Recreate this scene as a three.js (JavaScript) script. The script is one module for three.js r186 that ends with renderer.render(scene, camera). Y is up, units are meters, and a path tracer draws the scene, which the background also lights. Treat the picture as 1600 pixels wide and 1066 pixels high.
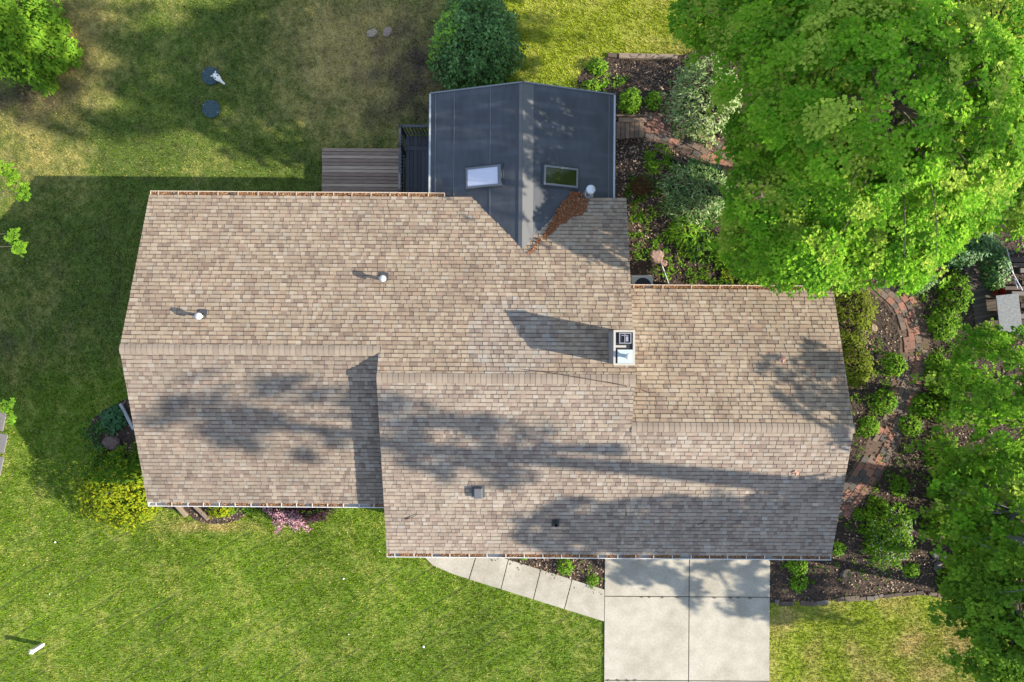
import * as THREE from 'three';
import { mergeGeometries } from 'three/addons/utils/BufferGeometryUtils.js';
import { RoundedBoxGeometry } from 'three/addons/geometries/RoundedBoxGeometry.js';
import { createNoise2D, createNoise3D } from 'simplex-noise';

// ------------------------------------------------------------------ camera, sky, sun, exposure
const scene = new THREE.Scene();
const CAM_H = 25.1, FOCAL = 1090, ROLL = 0.4 * Math.PI / 180;          // drone height; focal length in pixels of the 1600 x 1066 photograph
const camera = new THREE.PerspectiveCamera(2 * Math.atan(533 / FOCAL) * 180 / Math.PI, 1600 / 1066, 0.5, 900);
camera.position.set(0, CAM_H, 0);
camera.up.set(-Math.sin(ROLL), 0, -Math.cos(ROLL));
camera.lookAt(0, 0, 0);
const SUN_EL = 25.5 * Math.PI / 180, SUN_AZ = 11 * Math.PI / 180;      // low sun from the right, slightly from below
const sunDir = new THREE.Vector3(Math.cos(SUN_EL) * Math.cos(SUN_AZ), Math.sin(SUN_EL), Math.cos(SUN_EL) * Math.sin(SUN_AZ));
const sun = new THREE.DirectionalLight(new THREE.Color().setRGB(1, 0.90, 0.74), 5);
sun.position.copy(sunDir).multiplyScalar(70);
sun.castShadow = true;
sun.shadow.mapSize.set(4096, 4096);
Object.assign(sun.shadow.camera, { left: -32, right: 32, top: 32, bottom: -32, near: 1, far: 160 });
sun.shadow.radius = 1;
scene.add(sun);
{ // clear evening sky: pale towards the horizon and the sun, deeper blue overhead
  const w = 256, h = 128, d = new Float32Array(w * h * 4), v = new THREE.Vector3();
  for (let j = 0; j < h; j++) for (let i = 0; i < w; i++) {
    const th = (j + 0.5) / h * Math.PI - Math.PI / 2, ph = ((i + 0.5) / w - 0.5) * 2 * Math.PI;
    v.set(Math.cos(th) * Math.cos(ph), Math.sin(th), Math.cos(th) * Math.sin(ph));
    const up = Math.max(0, v.y), k = Math.pow(1 - up, 3), c = Math.max(0, v.dot(sunDir)), g = 0.55 * Math.pow(c, 6) * (1 - 0.5 * up) + 0.8 * Math.pow(c, 60);
    const o = (j * w + i) * 4, L = 0.345;
    d[o] = L * (0.68 + 0.40 * k + g * 1.1); d[o + 1] = L * (0.90 + 0.30 * k + g * 0.9); d[o + 2] = L * (1.28 + 0.10 * k + g * 0.6); d[o + 3] = 1;
  }
  const t = new THREE.DataTexture(d, w, h, THREE.RGBAFormat, THREE.FloatType);
  t.mapping = THREE.EquirectangularReflectionMapping; t.magFilter = t.minFilter = THREE.LinearFilter; t.wrapS = THREE.RepeatWrapping; t.needsUpdate = true;
  scene.background = t; scene.environment = t;
}
const renderer = new THREE.WebGLRenderer({ antialias: true });
renderer.setSize(1024, 682);
renderer.toneMapping = THREE.LinearToneMapping;
renderer.toneMappingExposure = 2.3;
renderer.shadowMap.enabled = true;
renderer.shadowMap.type = THREE.PCFSoftShadowMap;

// ------------------------------------------------------------------ helpers
function rngOf(a) { return () => { a |= 0; a = a + 0x6D2B79F5 | 0; let t = Math.imul(a ^ a >>> 15, 1 | a); t = t + Math.imul(t ^ t >>> 7, 61 | t) ^ t; return ((t ^ t >>> 14) >>> 0) / 4294967296; }; }
let R = rngOf(7);
const rr = (a, b) => a + (b - a) * R(), pick = (a) => a[Math.floor(R() * a.length)];
const n2 = createNoise2D(rngOf(11)), n3 = createNoise3D(rngOf(12));
const V = (x, y, z) => new THREE.Vector3(x, y, z);
const clamp = (x, a = 0, b = 1) => Math.min(b, Math.max(a, x)), smooth = (a, b, x) => { const t = clamp((x - a) / (b - a)); return t * t * (3 - 2 * t); };
// where the drone photograph's point (px, py) lies when it is h metres above the ground
function at(px, py, h = 0) {
  const s = (CAM_H - h) / FOCAL, dx = px - 800, dy = py - 533, c = Math.cos(ROLL), n = Math.sin(ROLL);
  return V((dx * c + dy * n) * s, h, (-dx * n + dy * c) * s);
}
const M_PX = CAM_H / FOCAL;                                             // metres to a pixel on the ground
const used = {};
function numbered(name) { const k = used[name] = (used[name] ?? -1) + 1; return k ? name + '_' + String(k).padStart(3, '0') : name; }
function tag(o, label, category, group) { o.userData = { label, category }; if (group) o.userData.group = group; return o; }
function thing(name, label, category, p = V(0, 0, 0), turn = 0, group) {
  const o = new THREE.Group(); o.name = numbered(name); o.position.copy(p); o.rotation.y = turn; scene.add(o);
  return tag(o, label, category, group);
}
function part(name, geo, mat, parent) { const m = new THREE.Mesh(Array.isArray(geo) ? merge(geo) : geo, mat); m.name = parent === scene ? numbered(name) : name; m.castShadow = m.receiveShadow = true; parent.add(m); return m; }
function struct(name, geo, mat) { const m = part(name, geo, mat, scene); m.userData.kind = 'structure'; return m; }
function structGroup(name) { const o = new THREE.Group(); o.name = numbered(name); o.userData.kind = 'structure'; scene.add(o); return o; }
function merge(list) { const l = list.map((g) => g.index ? g.toNonIndexed() : g); for (const g of l) if (!g.attributes.uv) g.setAttribute('uv', new THREE.BufferAttribute(new Float32Array(g.attributes.position.count * 2), 2)); return mergeGeometries(l); }
const std = (c, roughness = 0.9, more = {}) => new THREE.MeshStandardMaterial({ color: new THREE.Color().setRGB(...c), roughness, ...more });
function box(x0, x1, y0, y1, z0, z1) { return new THREE.BoxGeometry(x1 - x0, y1 - y0, z1 - z0).translate((x0 + x1) / 2, (y0 + y1) / 2, (z0 + z1) / 2); }
function rbox(w, h, d, r = 0.01) { return new RoundedBoxGeometry(w, h, d, 1, r); }
function bar(a, b, w, h, roll) { // a box from a to b
  const d = b.clone().sub(a), L = d.length(), g = new THREE.BoxGeometry(w, h, L), m = new THREE.Matrix4(), z = d.normalize(), x = V(0, 1, 0).cross(z);
  if (x.length() < 1e-3) x.set(1, 0, 0); x.normalize();
  m.makeBasis(x, z.clone().cross(x), z); g.applyMatrix4(m); const c = a.clone().add(b).multiplyScalar(0.5); return g.translate(c.x, c.y, c.z);
}
function taper(points, r0, r1, seg = 7, steps = 10) { // tapered round limb through the points
  const c = new THREE.CatmullRomCurve3(points), g = new THREE.TubeGeometry(c, steps, 1, seg, false), p = g.attributes.position, q = V();
  for (let i = 0; i <= steps; i++) {
    const o = c.getPointAt(i / steps), r = r0 + (r1 - r0) * i / steps;
    for (let j = 0; j <= seg; j++) { const k = i * (seg + 1) + j; q.fromBufferAttribute(p, k).sub(o).multiplyScalar(r * (1 + 0.08 * Math.sin(7 * j + i))).add(o); p.setXYZ(k, q.x, q.y, q.z); }
  }
  g.computeVertexNormals(); return g;
}
function dataTex(w, h, f, srgb = true) {
  const d = new Uint8Array(w * h * 4);
  for (let j = 0; j < h; j++) for (let i = 0; i < w; i++) { const c = f(i, j), o = (j * w + i) * 4; for (let k = 0; k < 3; k++) d[o + k] = 255 * (srgb ? Math.pow(clamp(c[k]), 1 / 2.2) : clamp(c[k])); d[o + 3] = 255; }
  const t = new THREE.DataTexture(d, w, h, THREE.RGBAFormat); t.magFilter = t.minFilter = THREE.LinearFilter; t.wrapS = t.wrapT = THREE.MirroredRepeatWrapping; if (srgb) t.colorSpace = THREE.SRGBColorSpace; t.needsUpdate = true; return t;
}
const mixc = (a, b, t) => [a[0] + (b[0] - a[0]) * t, a[1] + (b[1] - a[1]) * t, a[2] + (b[2] - a[2]) * t];
const scaleC = (a, k) => [a[0] * k, a[1] * k, a[2] * k];
function inside(poly, x, z) { let r = false; for (let i = 0, j = poly.length - 1; i < poly.length; j = i++) { const a = poly[i], b = poly[j]; if ((a[1] > z) !== (b[1] > z) && x < (b[0] - a[0]) * (z - a[1]) / (b[1] - a[1]) + a[0]) r = !r; } return r; }
function worldPoly(px, rough = 0) { // pixels on the ground -> [x, z] outline, its edges broken up a little
  const out = [], w = px.map(([x, y]) => at(x, y, 0));
  w.forEach((a, i) => { const b = w[(i + 1) % w.length], n = rough ? Math.max(1, Math.round(a.distanceTo(b) / 0.18)) : 1; for (let k = 0; k < n; k++) { const p = a.clone().lerp(b, k / n); out.push([p.x + rough * n2(p.x * 2.1, p.z * 2.1), p.z + rough * n2(p.x * 2.1 + 40, p.z * 2.1)]); } });
  return out;
}
function sheet(poly, y, thick = 0) { // flat polygon (or slab) seen from above, uv in metres
  const s = new THREE.Shape(poly.map(([x, z]) => new THREE.Vector2(x, -z)));
  const g = thick ? new THREE.ExtrudeGeometry(s, { depth: thick, bevelEnabled: true, bevelThickness: 0.006, bevelSize: 0.006, bevelOffset: -0.006, bevelSegments: 1 }) : new THREE.ShapeGeometry(s);
  g.rotateX(-Math.PI / 2).translate(0, y - thick - (thick ? 0.006 : 0), 0);
  const p = g.attributes.position, u = g.attributes.uv; for (let i = 0; i < p.count; i++) u.setXY(i, p.getX(i), p.getZ(i));
  return g;
}
// instanced leaves, chips and blades
class Copies {
  constructor() { this.m = []; this.c = []; }
  put(pos, normal, dir, s, col, sy = s) {
    const y = normal.clone().normalize(), z = dir.clone().addScaledVector(y, -dir.dot(y)); if (z.lengthSq() < 1e-6) z.set(y.z, y.x, y.y); z.normalize();
    const x = y.clone().cross(z).normalize(); this.m.push(x.x * s, x.y * s, x.z * s, 0, y.x * sy, y.y * sy, y.z * sy, 0, z.x * s, z.y * s, z.z * s, 0, pos.x, pos.y, pos.z, 1); this.c.push(col[0], col[1], col[2]);
  }
  build(name, geo, mat, parent) {
    const n = this.c.length / 3, im = new THREE.InstancedMesh(geo, mat, n); im.instanceMatrix.array.set(this.m); im.instanceColor = new THREE.InstancedBufferAttribute(new Float32Array(this.c), 3);
    im.name = parent === scene ? numbered(name) : name; im.castShadow = im.receiveShadow = true; im.userData.kind = 'stuff'; parent.add(im); return im;
  }
}
function triGeo(list) { const g = new THREE.BufferGeometry(); g.setAttribute('position', new THREE.Float32BufferAttribute(list.flat(), 3)); g.computeVertexNormals(); g.setAttribute('uv', new THREE.Float32BufferAttribute(new Float32Array(list.length * 2), 2)); return g; }
// leaf blades, 1 long, folded along the midrib and drooping
const LEAF = { };
{ const a = [0, 0, 0], l = [-0.27, 0.07, 0.42], r = [0.27, 0.07, 0.42], m = [0, 0, 0.5], t = [0, -0.1, 1];
  LEAF.oval = triGeo([a, l, m, l, t, m, a, m, r, m, t, r]);
  const n = [-0.13, 0.03, 0.45], e = [0.13, 0.03, 0.45]; LEAF.narrow = triGeo([a, n, m, n, t, m, a, m, e, m, t, e]);
  const lob = [], N = 10; for (let i = 0; i <= N; i++) { const an = -2.5 + 5 * i / N, q = i % 2 ? 0.30 : [0.34, 0.48, 0.56, 0.56, 0.48, 0.34][i / 2] ?? 0.5; const k = i === 5 ? 0.6 : q; lob.push([Math.sin(an) * k, (i % 2 ? 0.05 : -0.04), 0.42 + Math.cos(an) * k]); }
  const tr = []; for (let i = 0; i < N; i++) tr.push(lob[i + 1], lob[i], [0, 0.0, 0.42]); LEAF.maple = triGeo(tr.map((p) => p));
  LEAF.flake = triGeo([[-0.3, 0, 0], [0, 0.08, 0.5], [0.3, 0, 0.1], [-0.3, 0, 0], [-0.2, 0.02, 0.7], [0, 0.08, 0.5]]);
  const bl = []; const rb = rngOf(5); for (let i = 0; i < 7; i++) { const an = rb() * 6.28, q = rb() * 0.45, x = Math.cos(an) * q, z = Math.sin(an) * q, b = rb() * 6.28, w = 0.075, tx = x + Math.cos(b + 1.5) * 0.5, tz = z + Math.sin(b + 1.5) * 0.5; bl.push([x - Math.cos(b) * w, 0, z - Math.sin(b) * w], [tx, 0.75 + rb() * 0.5, tz], [x + Math.cos(b) * w, 0, z + Math.sin(b) * w]); }
  LEAF.tuft = triGeo(bl);
}
const leafMat = (t = 0.35, rough = 0.95) => new THREE.MeshPhysicalMaterial({ color: 0xffffff, roughness: rough, transmission: t, thickness: 0, side: THREE.DoubleSide, specularIntensity: 0.2 });
const MAT = {
  leaf: leafMat(0.4), gloss: new THREE.MeshPhysicalMaterial({ color: 0xffffff, roughness: 0.5, side: THREE.DoubleSide, specularIntensity: 0.55 }), grass: leafMat(0.25), chip: std([1, 1, 1], 0.95, { side: THREE.DoubleSide }),
  bark: std([0.12, 0.09, 0.07], 0.95), greyBark: std([0.17, 0.17, 0.18], 0.95), white: std([0.58, 0.57, 0.55], 0.5), siding: std([0.50, 0.49, 0.46], 0.8),
  steel: std([0.55, 0.57, 0.6], 0.35, { metalness: 0.8 }), dark: std([0.03, 0.032, 0.036], 0.6), black: std([0.015, 0.015, 0.017], 0.5),
};

// ------------------------------------------------------------------ ground
const isIn = {}; // outlines that grass keeps out of
const BEDS = {
  right: worldPoly([[895, 175], [905, 120], [928, 92], [965, 86], [1060, 88], [1110, 72], [1190, 90], [1300, 110], [1700, 130], [1700, 950], [1560, 955], [1482, 934], [1400, 926], [1290, 939], [1203, 941], [1203, 840], [1100, 700], [900, 460]], 0.05),
  left: worldPoly([[137, 668], [150, 650], [185, 628], [230, 610], [300, 640], [300, 720], [230, 735], [180, 715], [145, 695]], 0.05),
  front: worldPoly([[235, 740], [520, 740], [520, 792], [480, 798], [400, 795], [372, 812], [345, 819], [318, 818], [290, 803], [250, 792]], 0.04),
  entry: worldPoly([[690, 820], [945, 820], [945, 931], [735, 866]], 0),
};
const slabOf = (pts) => worldPoly(pts, 0);
// lawn colours: real patches of lush, thin and dried grass (linear base colours)
const toPx = (x, z) => { const u = x / M_PX, v = z / M_PX, c = Math.cos(ROLL), n = Math.sin(ROLL); return [800 + u * c - v * n, 533 + u * n + v * c]; };
const bump = (px, py, x, y, rx, ry) => Math.exp(-(((px - x) / rx) ** 2 + ((py - y) / ry) ** 2));
function lawnColor(x, z) {
  const [px, py] = toPx(x, z);
  const big = n2(x * 0.16, z * 0.16), mid = n2(x * 0.55 + 9, z * 0.55), fine = n2(x * 2.1, z * 2.1 + 5), tiny = n2(x * 6.3, z * 6.3);
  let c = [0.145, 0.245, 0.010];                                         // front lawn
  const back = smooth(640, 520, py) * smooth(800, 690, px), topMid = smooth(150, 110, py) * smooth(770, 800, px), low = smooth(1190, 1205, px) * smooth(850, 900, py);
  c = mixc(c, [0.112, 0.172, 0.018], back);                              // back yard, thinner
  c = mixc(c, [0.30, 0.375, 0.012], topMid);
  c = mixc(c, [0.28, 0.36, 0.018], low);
  let dry = 0.03 + 0.06 * back + 0.22 * mid + 0.16 * fine + 0.10 * tiny;
  dry += back * (0.95 * bump(px, py, 110, 70, 70, 110) + 0.55 * bump(px, py, 60, 190, 110, 80) + 1.05 * bump(px, py, 600, 110, 170, 150) + 0.4 * bump(px, py, 470, 40, 120, 60) + 0.4 * bump(px, py, 10, 600, 60, 60) + 0.25 * bump(px, py, 345, 130, 40, 60) - 0.25 + 0.3 * big + 0.35 * bump(px, py, 60, 430, 90, 170) + 0.2 * bump(px, py, 130, 560, 90, 60));
  dry += low * (0.10 + 0.5 * bump(px, py, 1450, 1020, 90, 80) + 0.3 * mid) + topMid * 0.12 + (1 - back) * 0.05 * big;
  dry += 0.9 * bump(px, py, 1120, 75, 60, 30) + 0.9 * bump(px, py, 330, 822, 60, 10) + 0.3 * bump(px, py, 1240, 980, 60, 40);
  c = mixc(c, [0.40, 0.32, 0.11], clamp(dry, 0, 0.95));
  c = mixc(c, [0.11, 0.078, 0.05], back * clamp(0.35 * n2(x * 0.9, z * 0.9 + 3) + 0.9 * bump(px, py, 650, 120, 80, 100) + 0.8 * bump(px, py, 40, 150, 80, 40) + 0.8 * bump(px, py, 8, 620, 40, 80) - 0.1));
  return scaleC(c, 1 + 0.16 * big + 0.12 * mid + 0.16 * fine + 0.14 * tiny);
}
// a mown track every 0.56 m leaves a thin line in the front lawn
function mowLine(x, z) {
  const [px, py] = toPx(x, z); if (py < 830 || px > 945) return 0;
  const d = (x * 0.515 + z * 0.857) + 0.05 * n2(x * 0.3, z * 0.3), k = Math.round(d / 0.56), f = Math.abs(d - k * 0.56);
  return f < 0.04 ? clamp(0.6 + 0.9 * n2(k * 3.7, x * 0.3)) : 0;
}
const LX = 23, LZ = 16;
{
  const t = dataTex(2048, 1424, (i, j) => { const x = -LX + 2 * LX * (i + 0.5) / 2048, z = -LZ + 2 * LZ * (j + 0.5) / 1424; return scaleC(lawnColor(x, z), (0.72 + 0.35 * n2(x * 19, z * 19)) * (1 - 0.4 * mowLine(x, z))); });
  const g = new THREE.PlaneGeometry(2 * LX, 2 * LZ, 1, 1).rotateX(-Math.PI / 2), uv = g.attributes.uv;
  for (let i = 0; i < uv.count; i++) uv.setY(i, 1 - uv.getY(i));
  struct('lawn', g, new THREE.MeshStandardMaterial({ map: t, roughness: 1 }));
  const far = dataTex(256, 256, (i, j) => { const a = i / 256 * 6.283, b = j / 256 * 6.283, q = n3(Math.cos(a) * 2 + Math.cos(b), Math.sin(a) * 2, Math.sin(b) * 2); return scaleC([0.06, 0.09, 0.02], 1 + 0.4 * q + 0.3 * (R() - 0.5)); });
  far.repeat.set(90, 90);
  struct('ground', new THREE.PlaneGeometry(1200, 1200).rotateX(-Math.PI / 2).translate(0, -0.02, 0), new THREE.MeshStandardMaterial({ map: far, roughness: 1 }));
}
const mulchTex = dataTex(512, 512, (i, j) => { const q = R(), k = n2(i * 0.06, j * 0.06); return scaleC(mixc([0.030, 0.020, 0.014], [0.085, 0.055, 0.04], q * q), 1 + 0.35 * k); });
mulchTex.repeat.set(0.2, 0.2);
const mulch = new THREE.MeshStandardMaterial({ map: mulchTex, roughness: 1 });
for (const k of ['right', 'left', 'front', 'entry']) struct('garden_bed', sheet(BEDS[k], 0.012), mulch);

// ---- concrete: driveway slabs and the front walk
function concreteTex(seed, base) {
  return dataTex(512, 512, (i, j) => { const x = i / 38 + seed, z = j / 38, s = 0.5 * n2(x * 0.5, z * 0.35) + 0.35 * n2(x * 1.6, z * 1.6) + 0.2 * n2(x * 7, z * 7); return scaleC(mixc(base, [base[0] * 0.70, base[1] * 0.69, base[2] * 0.66], clamp(0.42 + 0.75 * s)), 0.90 + 0.20 * R()); });
}
const conc = [1, 2, 3].map((k) => { const t = concreteTex(k * 31, [0.44, 0.412, 0.352]); t.repeat.set(0.077, 0.077); return new THREE.MeshStandardMaterial({ map: t, roughness: 0.92 }); });
const driveway = structGroup('driveway'), DRIVE = [];
{
  const xs = [[944.5, 1075.5], [1076.7, 1202]], ys = [[800, 931.2], [932.4, 1062.2], [1063.4, 1195], [1196.2, 1330]];
  const X = (px) => (px - 800) * M_PX + 0.068, Z = (py) => (py - 533) * M_PX - 0.04;
  for (const [a, b] of xs) for (const [c, d] of ys) part('slab', sheet([[X(a), Z(c)], [X(b), Z(c)], [X(b), Z(d)], [X(a), Z(d)]], 0.05, 0.12), pick(conc), driveway);
  DRIVE.push([X(944), Z(800)], [X(1202.5), Z(800)], [X(1202.5), Z(1400)], [X(944), Z(1400)]);
  part('joint', sheet(DRIVE, 0.022), std([0.07, 0.055, 0.04], 1), driveway);
  const cr = new Copies(); for (const [px, py] of [[1003, 932], [1014, 932], [1034, 932.5], [1058, 932.7], [1116, 933.5], [1141, 933.7], [1152, 933.5], [1171, 934], [949, 1062], [965, 1062], [979, 1062], [991, 1062]]) for (let k = 0; k < 26; k++) { const p = at(px, py); cr.put(V(p.x + rr(-0.06, 0.06), 0.05 + R() * 0.012, p.z + rr(-0.035, 0.035)), V(rr(-1, 1), 1, rr(-1, 1)), V(rr(-1, 1), 0, rr(-1, 1)), rr(0.02, 0.05), [0.10, 0.075, 0.04]); }
  cr.build('moss', LEAF.flake, MAT.chip, driveway);
}
const walk = structGroup('front_walk'), WALK = worldPoly([[662, 850], [668, 878], [700, 894], [735, 906], [943, 972], [943, 931], [780, 875], [735, 850]], 0);
for (const q of [[[640, 846], [664, 871], [676, 883], [706, 896], [732, 904.5], [743.5, 867], [735, 846]], [[744.8, 868], [733.4, 905], [782, 920], [793.5, 874], [772, 866]], [[794.7, 874.5], [783.2, 920.4], [832.5, 936], [844, 889.5]], [[845.2, 890], [833.7, 936.4], [881, 951], [893, 905]], [[894.2, 905.5], [882.2, 951.4], [943.6, 970.5], [944, 931], [944, 921]]])
  part('slab', sheet(slabOf(q), 0.045, 0.1), pick(conc), walk);

// ---- brick garden paths
const BRICK = [[0.27, 0.13, 0.09], [0.31, 0.15, 0.105], [0.21, 0.115, 0.085], [0.13, 0.095, 0.078], [0.10, 0.083, 0.073], [0.17, 0.125, 0.095]].map((c) => { const t = dataTex(64, 64, () => scaleC(c, 0.75 + 0.5 * R())); return new THREE.MeshStandardMaterial({ map: t, roughness: 0.95 }); });
const brickGeo = rbox(1, 0.06, 1, 0.012), PATHS = [];
function brickPath(name, pts, width, across, len, gone, edge) {
  const g = structGroup(name), c = new THREE.CatmullRomCurve3(pts.map(([x, y]) => at(x, y))), L = c.getLength(), n = Math.round(L / len), l = [], r = [];
  const base = []; for (let i = 0; i <= 40; i++) { const p = c.getPointAt(i / 40), t = c.getTangentAt(i / 40), s = V(-t.z, 0, t.x), w = width / 2 + 0.1 + 0.06 * n2(i, 3); l.push([p.x + s.x * w, p.z + s.z * w]); r.unshift([p.x - s.x * w, p.z - s.z * w]); }
  part('soil', sheet([...l, ...r], 0.018), std([0.115, 0.078, 0.058], 1), g); PATHS.push([...l, ...r]);
  for (let i = 0; i < n; i++) for (let k = 0; k < across; k++) {
    const u = (i + 0.5) / n, p = c.getPointAt(u), t = c.getTangentAt(u), s = V(-t.z, 0, t.x), off = ((k + 0.5) / across - 0.5) * width + rr(-0.012, 0.012);
    if (gone(u, k, R())) continue;
    const m = part('brick', brickGeo, pick(BRICK), g), long = R() < 0.5;
    m.position.set(p.x + s.x * off + t.x * (k % 2 ? len * 0.4 : 0), rr(0.008, 0.022), p.z + s.z * off + t.z * (k % 2 ? len * 0.4 : 0)); m.rotation.set(rr(-0.03, 0.03), Math.atan2(t.x, t.z) + rr(-0.06, 0.06), rr(-0.03, 0.03)); m.scale.set(width / across * 0.94, 1, len * 0.95);
  }
  return g;
}
brickPath('brick_path', [[1352, 418], [1385, 446], [1412, 474], [1425, 510], [1430, 545], [1424, 582], [1411, 615], [1400, 650], [1382, 690], [1356, 735], [1332, 768], [1308, 800]], 0.86, 4, 0.30, (u, k, q) => (k === 3 && u > 0.35 && u < 0.8 && q < 0.45) || (k === 0 && u > 0.2 && u < 0.4 && q < 0.7) || q < 0.05);
brickPath('brick_path', [[1004, 197], [1040, 203], [1078, 220], [1112, 238], [1142, 258], [1172, 290], [1185, 330]], 0.85, 4, 0.32, (u, k, q) => q < 0.06);
{ // dark plank walk under the trees at the right
  const g = structGroup('plank_walk'), ms = [0, 1, 2].map((k) => std(scaleC([0.07, 0.055, 0.043], 0.8 + 0.25 * k), 0.95));
  for (let i = 0; i < 26; i++) { const u = (i + 0.5) / 26, p = at(1522 + 30 * u, 392 + 150 * u, 0), m = part('plank', brickGeo, pick(ms), g); m.position.set(p.x, 0.03, p.z); m.scale.set(0.98 + rr(-0.05, 0.05), 1, 0.125); m.rotation.y = 0.2 + rr(-0.02, 0.02); }
  const a = structGroup('stone_paving'); for (const [x, y] of [[-12, 655], [-10, 690], [-16, 725]]) { const p = at(x, y), m = part('slab', rbox(0.95, 0.06, 0.7, 0.02), std([0.16, 0.15, 0.15], 0.95), a); m.position.set(p.x, 0.02, p.z); m.rotation.y = -0.2; }
}

// ------------------------------------------------------------------ the house
const HOUSE = thing('house', 'long single-storey house with tan asphalt shingle roofs in stepped gables', 'house');
const EH = 2.75, SL = 1 / 3, TH = Math.atan(SL), CS = Math.cos(TH), SN = Math.sin(TH);
const A = { x0: -11.64, x1: -3.95, zb: -4.58, zf: 5.22 }, B = { x0: -3.95, x1: 3.615, zb: -4.58, zf: 6.80 }, C = { x0: 3.615, x1: 10.27, zb: -1.68, zf: 6.80 };
for (const s of [A, B, C]) { s.zr = (s.zb + s.zf) / 2; s.hr = EH + (s.zf - s.zr) * SL; }
const D = { x0: -2.715, x1: 3.285, xr: 0.285, zt: -8.07, he: 2.25, hr: 3.30 }; D.sl = (D.hr - D.he) / (D.xr - D.x0);
const hMain = (x, z) => { const s = x < A.x1 ? A : x < B.x1 ? B : C; return x < A.x0 || x > C.x1 || z < s.zb || z > s.zf ? -1 : EH + (z < s.zr ? z - s.zb : s.zf - z) * SL; };
const hSun = (x, z) => x < D.x0 || x > D.x1 || z < D.zt || z > 0 ? -1 : D.hr - Math.abs(x - D.xr) * D.sl;
const roofH = (x, z) => Math.max(hMain(x, z), z < -2.8 ? hSun(x, z) : -1);
const roofAt = (px, py, up = 0) => { let h = 3; for (let i = 0; i < 12; i++) { const p = at(px, py, h + up); h = roofH(p.x, p.z); } const p = at(px, py, h + up); p.y = h; return p; };
{ // outer walls under the roofs
  const gable = (s, a, b) => { const o = 0.42, y = EH - 0.16, sh = new THREE.Shape(); sh.moveTo(s.zb + o, 0); sh.lineTo(s.zf - o, 0); sh.lineTo(s.zf - o, y + o * SL); sh.lineTo(s.zr, s.hr - 0.16); sh.lineTo(s.zb + o, y + o * SL); sh.closePath(); return new THREE.ExtrudeGeometry(sh, { depth: b - a, bevelEnabled: false }).rotateY(-Math.PI / 2).translate(b, 0, 0); };
  for (const [s, a, b] of [[A, A.x0 + 0.3, A.x1 + 0.25], [B, B.x0 + 0.25, B.x1 - 0.2], [C, C.x0 - 0.2, C.x1 - 0.3]]) part('wall', gable(s, a, b), MAT.siding, HOUSE);
  const sh = new THREE.Shape(), o = 0.25; sh.moveTo(D.x0 + o, 0); sh.lineTo(D.x1 - o, 0); sh.lineTo(D.x1 - o, D.he - 0.12 + o * D.sl); sh.lineTo(D.xr, D.hr - 0.12); sh.lineTo(D.x0 + o, D.he - 0.12 + o * D.sl); sh.closePath();
  part('wall', new THREE.ExtrudeGeometry(sh, { depth: 3.6, bevelEnabled: false }).translate(0, 0, D.zt + 0.25), MAT.siding, HOUSE);
}
const deckMat = std([0.10, 0.08, 0.065], 0.95);
function slopeBox(x0, x1, zE, zT, back, y0 = -0.11, y1 = 0) { // slab of roof from the eave zE up to zT
  const L = Math.abs(zT - zE) / CS, g = new THREE.BoxGeometry(x1 - x0, y1 - y0, L).translate(0, (y0 + y1) / 2, -L / 2), m = new THREE.Matrix4();
  m.makeBasis(V(back ? -1 : 1, 0, 0), V(0, CS, back ? -SN : SN), V(0, -SN, back ? -CS : CS)).setPosition((x0 + x1) / 2, EH, zE); return g.applyMatrix4(m);
}
const roof = part('roof', [slopeBox(A.x0, A.x1, A.zb, A.zr, true), slopeBox(B.x0, B.x1, B.zb, B.zr, true), slopeBox(C.x0, C.x1, C.zb, C.zr, true), slopeBox(A.x0, A.x1 - 0.002, A.zf, A.zr, false), slopeBox(B.x0, B.x1, B.zf, B.zr, false), slopeBox(C.x0, C.x1, C.zf, C.zr, false)], deckMat, HOUSE);
// shingle tab: unit wide, unit long down the slope, thick at its butt; a dark granule band lies where the course above ends
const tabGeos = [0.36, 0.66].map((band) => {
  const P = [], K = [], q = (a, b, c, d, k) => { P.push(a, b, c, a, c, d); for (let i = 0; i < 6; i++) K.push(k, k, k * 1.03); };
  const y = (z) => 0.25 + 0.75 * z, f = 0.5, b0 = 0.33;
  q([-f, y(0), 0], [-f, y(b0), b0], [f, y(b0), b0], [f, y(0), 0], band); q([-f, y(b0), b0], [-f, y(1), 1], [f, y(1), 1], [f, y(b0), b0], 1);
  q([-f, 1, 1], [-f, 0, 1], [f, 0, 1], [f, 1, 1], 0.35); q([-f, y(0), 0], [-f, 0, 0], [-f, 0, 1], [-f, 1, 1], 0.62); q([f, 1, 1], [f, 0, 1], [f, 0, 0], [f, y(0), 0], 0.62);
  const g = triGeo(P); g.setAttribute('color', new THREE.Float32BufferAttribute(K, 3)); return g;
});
const TONES = [[0.309, 0.253, 0.194], [0.287, 0.231, 0.178], [0.253, 0.197, 0.155], [0.327, 0.276, 0.216], [0.225, 0.17, 0.135], [0.346, 0.3, 0.245], [0.29, 0.219, 0.169], [0.194, 0.152, 0.123], [0.304, 0.269, 0.224], [0.259, 0.213, 0.171]];
const shingleMats = TONES.map((c) => std(c, 0.97, { vertexColors: true }));
const tabMat = std([1, 1, 1], 0.97, { vertexColors: true });
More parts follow.
